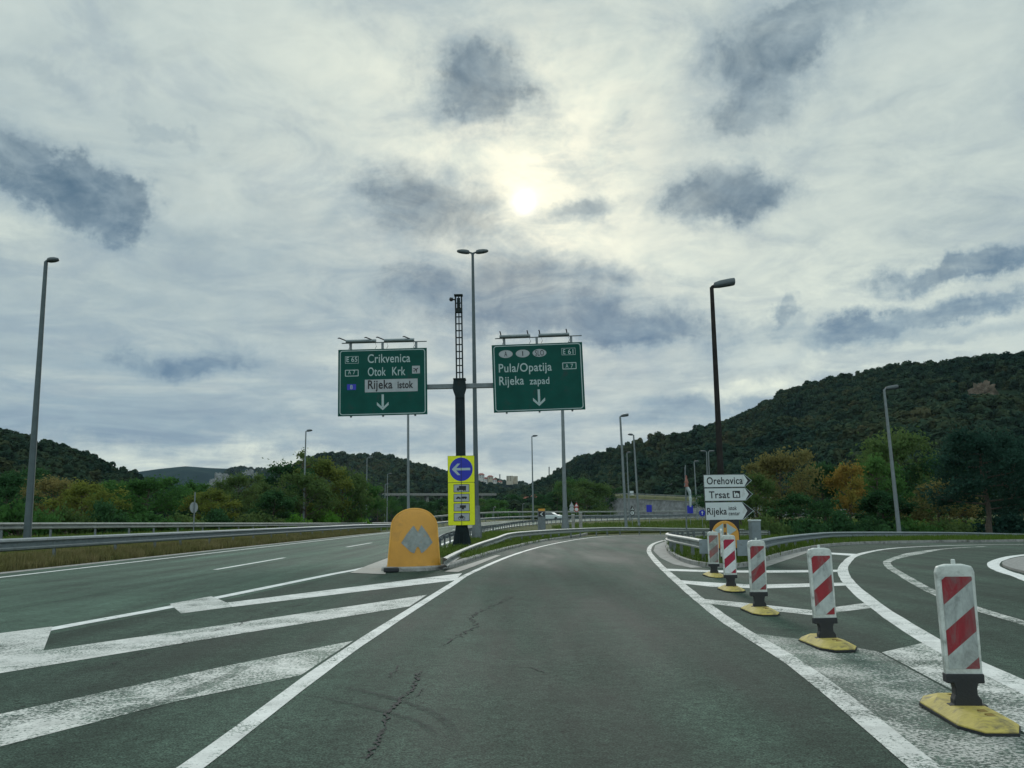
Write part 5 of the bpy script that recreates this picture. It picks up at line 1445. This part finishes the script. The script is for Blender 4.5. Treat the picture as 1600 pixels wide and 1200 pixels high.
def beacon():
    root = thing('delineator_beacon', 'x', 'delineator', (0, 0, 0))
    mb = MB()   # long low base with tapering ends
    out_ = [(-.10, -.66), (.10, -.66), (.19, -.42), (.19, .42), (.10, .66), (-.10, .66), (-.19, .42), (-.19, -.42)]
    inn = [(-.05, -.50), (.05, -.50), (.12, -.30), (.12, .30), (.05, .50), (-.05, .50), (-.12, .30), (-.12, -.30)]
    mb.loft([[(x, y, .016) for x, y in out_], [(x, y, .028) for x, y in out_], [(x * 1.0, y * 1.0, .075) for x, y in inn], [(x * .9, y * .95, .082) for x, y in inn]])
    bs = obj('base', mb, mat['base_yellow'], root); bevel(bs, .012)
    mb = MB(); mb.slab([(x * 1.03, y * 1.012) for x, y in out_], .0, .018); obj('rubber_edge', mb, mat['rubber'], bs)
    mb = MB()
    for y in (-.40, -.26, .30, .42): mb.box((.03, y, .07), (.05, .07, .03), (.2 * (1 if y < 0 else -1), 0, .3))
    obj('reflector_lug', mb, M('worn_lug', (.20, .13, .03), .8, var=.3), bs)
    mb = MB(); prof = [(-.13, .30), (.13, .30), (.13, .235), (.085, .235), (.075, .20), (.075, .155), (.10, .12), (.10, .085), (.135, .085), (.135, .05), (-.12, .05), (-.12, .085), (-.09, .085), (-.09, .12), (-.075, .155), (-.075, .20), (-.085, .235), (-.13, .235)]
    mb.prism(prof, -.045, .045); bevel(obj('foot', mb, mat['rubber'], root), .008)
    mb = MB(); z0, z1 = .285, 1.075
    pr = [(-.126, z0), (.126, z0), (.134, z1 - .06), (.120, z1 - .018), (.06, z1 - .002), (-.06, z1 - .002), (-.120, z1 - .018), (-.134, z1 - .06)]
    mb.prism(pr, -.032, .032); bevel(obj('board', mb, mat['bframe'], root), .012, 3)
    mb = MB(); mb.lathe([(.016, 1.07), (.016, 1.102), (.010, 1.108)], 10); obj('knob', mb, mat['bframe'], root)
    for s in (-1, 1):
        mb = MB(); zc = (.335 + .985) / 2
        mb.prism(rrect(-.103, .335 - zc, .107, .985 - zc, .006, 2), -.0015, .0015)
        f = obj('striped_sheet', mb, mat['stripe'], root); f.location = (0, s * .0345, zc)
        if s > 0: f.rotation_euler = (0, 0, PI)
    return root
b0 = beacon(); gk = 'red and white beacons along the gore'
b0['group'] = gk
BP = [((1511, 1122), .0, 'stripe_dirty', 'nearest and largest red-white beacon with grimy stripes at the right edge'),
      ((1292, 1009), .06, 'stripe', 'second nearest red-white beacon standing at the tip of the worn white area'),
      ((1187, 957), .04, 'stripe_dirty', 'middle red-white beacon standing on the bent white stripe'),
      ((1142.5, 923), .0, 'stripe_clean', 'cleanest bright red-white beacon in front of the orange-black marker'),
      ((1116, 901), .05, 'stripe_faded', 'faded red-white beacon at the left end of the row'),
      ((1129, 886), 1.45, 'stripe_clean', 'thin red-white beacon seen edge-on behind the other two')]
for i, (pxy, yaw, mk, lb) in enumerate(BP):
    p = G(*pxy); o = b0 if i == 0 else dup(b0, (0, 0, 0))
    o.location = (p.x, p.y, .012 if i == 0 else .008)
    o.rotation_euler = (R((.6, -.8, .4, -.3, 1.2, 0)[i]), -R((.4, .9, .1, .5, -.3, .2)[i]), -math.atan2(p.x, p.y) * .25 + yaw); o['label'] = lb
    for c in kids(o):
        if c.name.startswith('striped_sheet'):
            c.material_slots[0].link = 'OBJECT'; c.material_slots[0].material = mat[mk]
        if c.name.startswith('base'): c.rotation_euler = (0, 0, R(1) - (yaw if yaw > 1 else 0)); c.scale = (1.05, .84, 1)
bpy.context.view_layer.update()

# ------------------------------------------------------------------ white direction signs, their posts, marker, boxes
DY = 30.2
def d(px, py, Y=DY): return P(px, py, Y)
sp0 = d(1118, 840); sp1 = d(1150, 840)
st = thing('sign_posts', 'pair of grey posts carrying the white direction signs', 'sign post', ((sp0.x + sp1.x) / 2, DY + .1, .09))
for p in (sp0, sp1):
    mb = MB(); mb.tube([(p.x - st.location.x, 0, -.2), (p.x - st.location.x + (-.04), 0, d(1130, 742).z - .09 - .02)], .038, 10); obj('post', mb, mat['galv_dark'], st)
u = (DY / F) / 6.0
def dirsign(label, x0, x1, xt, xtip, yt, yb, words, tilt_px):
    """x0 left, x1 shoulder of the white plate, xt its tip, xtip the black tip (zoom units)"""
    cx = (x0 + xtip) / 2; cy = (yt + yb) / 2
    c = d(1080 + cx / 6.0, 720 + cy / 6.0, DY)
    o = thing('direction_sign', label, 'road sign', (c.x, DY, c.z), 0, 'white arrow-shaped direction signs'); o.rotation_euler = (0, -R(tilt_px), 0)
    X = lambda x: (x - cx) * u
    Z = lambda y: (cy - y) * u
    full = [(X(x0), Z(yt)), (X(x1), Z(yt)), (X(xtip), Z(cy)), (X(x1), Z(yb)), (X(x0), Z(yb))]
    mb = MB(); mb.prism(full[::-1], -.025, .025); obj('back_plate', mb, mat['black'], o)
    mb = MB(); e = 4.5; mb.prism([(X(x0 + e), Z(yt + e)), (X(x1 - e * .6), Z(yt + e)), (X(xt), Z(cy)), (X(x1 - e * .6), Z(yb - e)), (X(x0 + e), Z(yb - e))][::-1], -.030, -.02); obj('white_face', mb, mat['white'], o)
    mb = MB(); frame(mb, full, [(x * .99, z * .97) for x, z in full], -.029, -.02); obj('rim', mb, mat['galv_dark'], o)
    mb = MB(); th = 5
    for sg in (1, -1): mb.prism([(X(x1 + 1), Z(cy) + sg * (cy - yt) * u), (X(xtip + 2), Z(cy)), (X(xtip - 3), Z(cy)), (X(x1 - 1), Z(cy) + sg * (cy - yt - 3) * u)], -.034, -.02)
    obj('pale_edge', mb, mat['signwhite'], o)
    mb = MB()
    for w, a, b, base, cap in words: text(mb, w, X(a), X(b), Z(base), cap * u, -.034, .016)
    obj('lettering', mb, mat['black'], o); return o, X, Z
dirsign('top white arrow sign reading Orehovica', 116, 494, 525, 562, 128, 248, [('Orehovica', 144, 480, 218, 64)], .2)
o2, X2, Z2 = dirsign('middle white arrow sign reading Trsat with a black square symbol', 124, 504, 536, 572, 254, 376, [('Trsat', 166, 358, 348, 62)], .2)
mb = MB(); mb.prism(rrect(X2(386), Z2(348), X2(456), Z2(283), 4 * u), -.034, -.025); sq = obj('symbol_square', mb, mat['black'], o2)
mb = MB(); mb.prism([(X2(398), Z2(340)), (X2(398), Z2(292)), (X2(408), Z2(292)), (X2(408), Z2(312)), (X2(424), Z2(300)), (X2(446), Z2(312)), (X2(446), Z2(340)), (X2(428), Z2(340)), (X2(428), Z2(322)), (X2(420), Z2(322)), (X2(420), Z2(340))], -.039, -.03); obj('building_symbol', mb, mat['white'], sq)
dirsign('bottom and largest white arrow sign reading Rijeka istok centar', 134, 478, 522, 580, 387, 554, [('Rijeka', 150, 332, 502, 62), ('istok', 350, 426, 462, 36), ('centar', 348, 452, 510, 34)], .3)

MY = 29.4
mc = P(1132, 827, MY)
mk = thing('nose_marker', 'black square marker with an orange domed face and white double arrow', 'marker', (mc.x, MY, .09)); u = (MY / F) / 6.0
X = lambda x: (x - 315) * u
zt_ = P(1132, 812.5, MY).z - .09
Z = lambda y: zt_ - (y - 555) * u
mb = MB(); mb.prism(rrect(X(180), .25, X(450), Z(552), .02), -.04, .05); obj('panel', mb, mat['black'], mk)
mb = MB(); q = [(X(315) + 125 * u * math.cos(R(a)) * (1 if abs(a - 90) < 90 else 1), Z(690) + 128 * u * math.sin(R(a))) for a in range(0, 181, 12)] + [(X(190), .3), (X(440), .3)]
mb.prism(q, -.10, -.04); bevel(obj('orange_face', mb, mat['orange'], mk), .02)
mb = MB(); mb.prism([(X(212), Z(645)), (X(298), Z(584)), (X(298), Z(706))], -.106, -.10); mb.prism([(X(420), Z(645)), (X(330), Z(584)), (X(330), Z(706))], -.106, -.10); obj('arrow', mb, mat['signwhite'], mk)
mb = MB(); mb.prism(rrect(X(304), Z(625), X(324), Z(590), .02), -.108, -.10); mb.prism(rrect(X(304), Z(700), X(324), Z(665), .02), -.108, -.10); obj('separator', mb, mat['rock_brown'], mk)
mb = MB(); mb.box((0, .02, .1), (.5, .12, .4)); obj('foot', mb, mat['galv_dark'], mk)

def post_box(label, px0, px1, ytop, Y, m, depth=.4, zb=None, cap=True):
    a = P(px0, ytop, Y); b = P(px1, ytop, Y); w = b.x - a.x; z0 = (T((a.x + b.x) / 2, Y) + .05) if zb is None else zb
    o = thing('cabinet', label, 'cabinet', ((a.x + b.x) / 2, Y, z0)); h = a.z - z0
    mb = MB(); mb.box((0, 0, h / 2 - .1), (w, depth, h + .1)); bevel(obj('body', mb, m, o), .02)
    if cap: mb = MB(); mb.box((0, 0, h - .02), (w * 1.08, depth * 1.1, .06)); bevel(obj('lid', mb, mat['white'], o), .012)
    mb = MB(); mb.box((0, -depth / 2 - .006, h * .5), (w * .8, .012, h * .75)); obj('door', mb, m, o)
    return o, w, h
post_box('grey metal cabinet beside the direction signs behind the right guardrail', 1171, 1186, 812.5, 33, mat['galv'])
o, w, h = post_box('grey marker cabinet with orange panel and black chevron on the median', 840, 852, 794.5, 74, mat['galv_dark'], .5, .0, False)
mb = MB(); mb.box((0, -.27, h - .12), (w * .85, .03, .2)); obj('orange_panel', mb, mat['orange'], o)
mb = MB(); mb.box((0, -.27, h - .48), (w * .8, .03, .40)); bp_ = obj('chevron_plate', mb, mat['black'], o)
mb = MB(); mb.prism([(.14, h - .32), (.05, h - .32), (-.14, h - .48), (.05, h - .64), (.14, h - .64), (-.03, h - .48)], -.30, -.284); obj('chevron', mb, mat['white'], bp_)
post_box('left one of two pale utility pillars on the median', 893, 897.5, 803.5, 98, mat['kerb'], .3, T(7, 98))
post_box('right and taller of two pale utility pillars on the median', 904.5, 909.5, 801, 98, mat['kerb'], .35, T(8, 98))

# limp windsock
wp = P(1073, 838, 62); wt = P(1070.5, 727, 62)
ws = thing('windsock', 'limp red and white windsock hanging from a thin mast by the bend', 'windsock', (wp.x, 62, T(wp.x, 62)))
mb = MB(); H_ = wt.z - T(wp.x, 62); lx = wt.x - wp.x; mb.tube([(0, 0, 0), (lx * .5, 0, H_ * .5), (lx * .85, 0, H_ * .8)], [.06, .05, .04], 8); obj('mast', mb, mat['galv_dark'], ws)
mb = MB(); mb.tube([(lx - .04, 0, H_ - .1), (lx - .06, 0, H_ * .70)], .02, 6); mb.tube([(lx + .02, 0, H_ + .02), (lx - .02, 0, H_ * .80), (lx - .09, 0, H_ * .71)], .035, 6); obj('frame', mb, mat['pole_pale'], ws)
mb = MB(); mb.tube([(lx + .02, 0, H_ * .86), (lx + .05, 0, H_ * .76), (lx + .03, 0, H_ * .70)], [.06, .15, .17], 10)
aobj('sock_top', mb, M('faded_red_cloth', (.30, .13, .10), .9, var=.3), ws)
mb = MB(); mb.tube([(lx + .06, 0, H_ * .70), (lx + .22, 0, H_ * .64), (lx + .28, 0, H_ * .54), (lx + .26, 0, H_ * .42)], [.12, .13, .11, .06], 10)
aobj('sock_tail', mb, M('white_cloth', (.40, .45, .45), .9, var=.15), ws)

# small signs beyond the bend
def sign_post(label, px, ytop, Y, faces, pole_h=None, name='road_sign', group=None):
    """faces: list of (shape, centre row, radius in px, material, inner material)"""
    t = P(px, ytop, Y); z0 = Hg(t.x, Y)
    o = thing(name, label, 'road sign', (t.x, Y, z0), 0, group); mb = MB(); mb.tube([(0, .05, -.2), (0, .05, t.z - z0)], .035, 8); obj('post', mb, mat['galv'], o)
    k = Y / F
    for sh, py, r_, m, inn, deco in faces:
        zc = P(px, py, Y).z - z0; r_ = r_ * k
        if sh == 'tri':
            po = [(0, zc + r_), (-r_ * .95, zc - r_ * .75), (r_ * .95, zc - r_ * .75)]; pi = [(0, zc + r_ * .60), (-r_ * .58, zc - r_ * .52), (r_ * .58, zc - r_ * .52)]
        elif sh == 'disc': po = disc(0, zc, r_, r_, 24); pi = disc(0, zc, r_ * .72, r_ * .72, 24)
        else: po = rrect(-r_ * .75, zc - r_, r_ * .75, zc + r_, .05); pi = None
        mb = MB(); mb.prism(po, -.02, .0); pf = obj('face', mb, m, o)
        if pi and inn is not None: mb = MB(); mb.prism(pi, -.026, -.018); obj('inner_face', mb, inn, pf)
        if deco == 'up':
            mb = MB(); mb.prism([(-.12 * r_, zc - .6 * r_), (.12 * r_, zc - .6 * r_), (.12 * r_, zc + .15 * r_), (.42 * r_, zc + .05 * r_), (0, zc + .65 * r_), (-.42 * r_, zc + .05 * r_), (-.12 * r_, zc + .15 * r_)], -.03, -.018); obj('arrow', mb, mat['white'], pf)
        if deco == 'bar': mb = MB(); mb.box((-.1 * r_, -.026, zc), (.3 * r_, .012, .9 * r_)); obj('symbol', mb, mat['black'], pf)
    return o
sign_post('warning triangle above a round red sign, right of the two', 900.5, 783, 190, [('tri', 789, 4, mat['redsign'], mat['white'], None), ('disc', 796, 3.6, mat['redsign'], mat['white'], None)])
sign_post('grey backs of a triangle and a round sign, left of the red ones', 893, 783, 188, [('tri', 788.5, 4, mat['alu'], None, None), ('disc', 795.5, 3.6, mat['alu'], None, None)])
sign_post('black-bordered triangle above a round sign in front of the stone wall', 987.5, 788, 120, [('tri', 794.5, 4.6, mat['black'], mat['white'], 'bar'), ('disc', 801.5, 4, mat['black'], mat['white'], 'bar')])
sign_post('blue square sign in front of the stone wall', 1014, 788, 130, [('rect', 794.5, 5.5, mat['blue'], None, None)])
sign_post('small blue sign behind the windsock', 1078, 790, 120, [('rect', 796, 6, mat['blue'], None, None)])
sign_post('round blue sign with a white up arrow left of the direction signs', 1097, 797, 105, [('disc', 801.5, 5, mat['blue'], None, 'up')])
# round sign seen from behind on the left
t = P(305, 769, 52); z0 = Hg(t.x, 52)
o = thing('road_sign', 'grey round sign seen nearly edge-on behind the left guardrails', 'road sign', (t.x, 52, z0), R(62)); H_ = t.z - z0
mb = MB(); mb.tube([(0, 0, -.2), (0, 0, H_)], .035, 8); obj('post', mb, mat['pole_pale'], o)
mb = MB(); mb.prism(disc(0, P(305, 793, 52).z - z0, .30, .32, 28), .04, .06); obj('face', mb, mat['alu'], o)

# ------------------------------------------------------------------ stone wall with a road above, distant buildings, viaduct, car
wl = [P(946, 800, 262), P(985, 800, 252), P(1040, 800, 240), P(1100, 800, 228), P(1150, 800, 220), P(1230, 800, 214)]
tops = [P(946, 778.5, 262).z, P(985, 779.5, 252).z, P(1040, 782, 240).z, P(1100, 785, 228).z, P(1150, 786, 220).z, P(1230, 787, 214).z]
o = thing('retaining_wall', 'sloping grey stone retaining wall beyond the bend, road on top', 'wall', (0, 0, 0))
mb = MB(); mb.loft([[(p.x, p.y, 0), (p.x + .2, p.y + 1.2, tz), (p.x + .3, p.y + 2.0, tz), (p.x + .3, p.y + 2.0, 0)] for p, tz in zip(wl, tops)]); obj('wall', mb, mat['stonewall'], o)
mb = MB(); mb.loft([[(p.x + .15, p.y + 1.0, tz + .005), (p.x + .15, p.y + 1.0, tz + .18), (p.x + .4, p.y + 2.3, tz + .18), (p.x + .4, p.y + 2.3, tz + .005)] for p, tz in zip(wl, tops)]); obj('coping', mb, mat['kerb'], o)
mb = MB()
mb.loft([[(p.x + .3, p.y + 2.05, tz - .1), (p.x + 1, p.y + 6, tz + 1.0), (p.x + 4, p.y + 45, tz + 2.5), (p.x + 4, p.y + 45, -1), (p.x + .3, p.y + 2.05, -1)] for p, tz in zip(wl, tops)])
tag(obj('embankment', mb, mat['ground']), 'grass embankment above the stone retaining wall', 'embankment', kind='structure')
guardrail('short guardrail along the road above the stone wall', [(p.x + 1, p.y + 5, tz + 1.75) for p, tz in zip(wl, tops)], -1, 4.0, mat['rail_pale'], lambda x, y: 6.5, step=2.0)
def board(label, px, py, Y, wpx, hpx):
    c = P(px, py, Y); z0 = 6.4; o = thing('notice_board', label, 'board', (c.x, Y, z0)); k = Y / F
    mb = MB(); mb.box((0, 0, c.z - z0), (wpx * k, .08, hpx * k)); obj('panel', mb, mat['white'], o)
    mb = MB()
    for s in (-.35, .35): mb.tube([(s * wpx * k, .09, -1), (s * wpx * k, .09, c.z - z0)], .05, 6)
    obj('posts', mb, mat['galv'], o)
board('pale square board above the left end of the stone wall', 954.5, 771, 268, 5, 6); board('pale square board between the lamp posts above the stone wall', 987, 770.5, 258, 6, 6.5)
HW = [M('house_white', (.48, .47, .43), .8, var=.1), M('house_cream', (.42, .37, .28), .8, var=.1), M('house_grey', (.30, .30, .29), .8, var=.1)]
mat['roof'] = M('red_roof_tiles', (.24, .075, .05), .8, var=.3, scale=2); mat['window'] = M('dark_window', (.03, .035, .04), .2)
def house(label, px, pbase, Y, wpx, hpx, wall, floors=2, flat=False, group='far houses on the hill', roofm=None):
    c = P(px, pbase, Y); k = Y / F; w = wpx * k; h = hpx * k; dp = w * .7
    o = thing('apartment_block' if flat else 'house', label, 'building', (c.x, Y, c.z), rnd.uniform(-.4, .4), group)
    mb = MB(); mb.box((0, 0, h / 2 - 3), (w, dp, h + 6)); obj('wall', mb, wall, o)
    if flat: mb = MB(); mb.box((0, 0, h + .2), (w * 1.04, dp * 1.04, .4)); obj('roof', mb, mat['kerb'], o)
    else:
        mb = MB(); e = .6; rz = w * .28; mb.add([(-w / 2 - e, -dp / 2 - e, h - .1), (w / 2 + e, -dp / 2 - e, h - .1), (w / 2 + e, dp / 2 + e, h - .1), (-w / 2 - e, dp / 2 + e, h - .1), (-w * .3, 0, h + rz), (w * .3, 0, h + rz)], [(0, 1, 5, 4), (1, 2, 5), (2, 3, 4, 5), (3, 0, 4), (3, 2, 1, 0)]); obj('roof', mb, roofm or mat['roof'], o)
    nx = max(2, int(w / 4))
    for f in range(floors):
        for i in range(nx):
            if f * nx + i > 30: break
            mb = MB(); mb.box((-w / 2 + w * (i + .5) / nx, -dp / 2 - .02, h * (f + .55) / floors), (w / nx * .4, .08, h / floors * .45)); obj('window', mb, mat['window'], o)
    return o
house('red-roofed house at the foot of the long ridge, left one', 826, 788, 400, 20, 6, HW[1]); house('red-roofed house at the foot of the long ridge, right and taller one', 838, 785, 405, 16, 8, HW[2])
house('white house with pale roof below the red-roofed houses', 813, 790, 390, 10, 6, HW[0], roofm=mat['kerb'])
house('white house on the hill left of the yellow sign', 659, 739, 1050, 8, 4, HW[0], roofm=mat['kerb']); house('small pale house on the hill just left of the yellow sign', 684, 742, 1050, 5, 3, HW[0])
for a in ((752, 747, 9, 5, 0, 'pale house at the left end of the far hilltop town'), (758, 752, 8, 4, 0, 'white house in the second row of the far hilltop town'), (755, 756.5, 7, 4, 0, 'white house lowest left in the far hilltop town'), (766, 749, 8, 4, 1, 'cream house left of the mast in the far hilltop town'),
          (773, 753.5, 6, 4, 0, 'small white house in the middle of the far hilltop town'), (781, 757, 7, 4, 1, 'cream house right of the middle of the far hilltop town'), (770, 760, 9, 3, 2, 'grey house lowest in the far hilltop town'), (747, 760, 6, 3.5, 2, 'grey house below the left end of the far hilltop town')):
    house(a[5], a[0], a[1], 1560, a[2], a[3], HW[a[4]])
house('tall cream apartment block on the far hilltop', 796.5, 752, 1560, 9, 8, HW[1], 5, True); house('second cream apartment block right of the tall one on the far hilltop', 805.5, 751, 1570, 6, 6.5, HW[1], 4, True)
def viaduct(label, x0, x1, py, Y, th):
    a = P(x0, py, Y); b = P(x1, py - 1, Y * 1.05); o = thing('viaduct', label, 'viaduct', (a.x, a.y, 0)); dv = b - a; L_ = math.hypot(dv.x, dv.y); an = math.atan2(dv.y, dv.x); k = Y / F
    cx, cy, cz = dv.x / 2, dv.y / 2, (a.z + b.z) / 2
    mb = MB(); mb.box((cx, cy, cz - th * k), (L_, 9, th * k * 1.6), (0, 0, an)); obj('deck', mb, mat['kerb'], o)
    mb = MB(); mb.box((cx, cy, cz + .3), (L_, 9.4, .9), (0, 0, an)); obj('parapet', mb, mat['kerb'], o)
    for i in range(1, 8):
        mb = MB(); f = i / 8; mb.box((dv.x * f, dv.y * f, (cz - th * k * 1.6) / 2 - 1), (1.6, 5, cz - th * k * 1.6 + 2), (0, 0, an)); obj('pier', mb, mat['kerb'], o)
viaduct('pale distant viaduct crossing behind the yellow sign', 600, 772, 773.5, 560, 1.0)

car = P(862, 813, 172)
o = thing('car', 'small white car on the distant motorway bend', 'car', (car.x, 172, T(car.x, 172)), R(-28))
secs = [(-2.1, .62, .35, .75), (-1.9, .78, .28, .95), (-1.3, .84, .25, 1.0), (1.2, .85, .25, 1.0), (1.9, .82, .28, .9), (2.1, .66, .35, .7)]
mb = MB(); mb.loft([[(x, -w, z0), (x, w, z0), (x, w, z1 - .12), (x, w * .88, z1), (x, -w * .88, z1), (x, -w, z1 - .12)] for x, w, z0, z1 in secs]); aobj('body', mb, mat['white'], o)
mb = MB(); mb.loft([[(x, -w, .98), (x, w, .98), (x, w * .8, z), (x, -w * .8, z)] for x, w, z in ((-1.75, .7, 1.0), (-1.2, .76, 1.42), (.3, .76, 1.45), (1.15, .72, 1.0))]); aobj('cabin', mb, mat['white'], o)
mb = MB(); mb.loft([[(x, -w, 1.02), (x, w, 1.02), (x, w * .84, z), (x, -w * .84, z)] for x, w, z in ((-1.70, .73, 1.04), (-1.18, .78, 1.36), (.28, .78, 1.38), (1.10, .75, 1.04))]); obj('windows', mb, mat['window'], o)
for x in (-1.3, 1.3):
    for s in (-1, 1): mb = MB(); mb.tube([(x, s * .68, .31), (x, s * .87, .31)], .31, 14); obj('wheel', mb, mat['rubber'], o)
mb = MB(); mb.tube([P(781, 752, 1560), P(781, 741, 1560)], 1.0, 6); tag(obj('radio_mast', mb, mat['galv_dark']), 'thin mast among the houses of the far hilltop town', 'mast')
mb = MB(); mb.tube([P(858, 742, 800), P(858, 729.5, 800)], .5, 6); tag(obj('radio_mast', mb, mat['galv_dark']), 'thin mast on the crest of the long ridge', 'mast')

# ------------------------------------------------------------------ the air between here and the mountains
def haze():
    mb = MB(); mb.box((0, 0, 138.5), (9200, 9000, 283))
    m = bpy.data.materials.new('haze'); m.use_nodes = True; t = NT(m.node_tree); t.n.clear(); out = t.new('ShaderNodeOutputMaterial')
    v = t.new('ShaderNodeVolumePrincipled', {'Color': (.60, .80, .95, 1), 'Density': HAZE, 'Anisotropy': 0.2}); t.t.links.new(v.outputs[0], out.inputs['Volume'])
    return tag(obj('haze', mb, m), 'thin blue haze over the valley', 'haze', kind='stuff')
HAZE = 0.000032
haze()
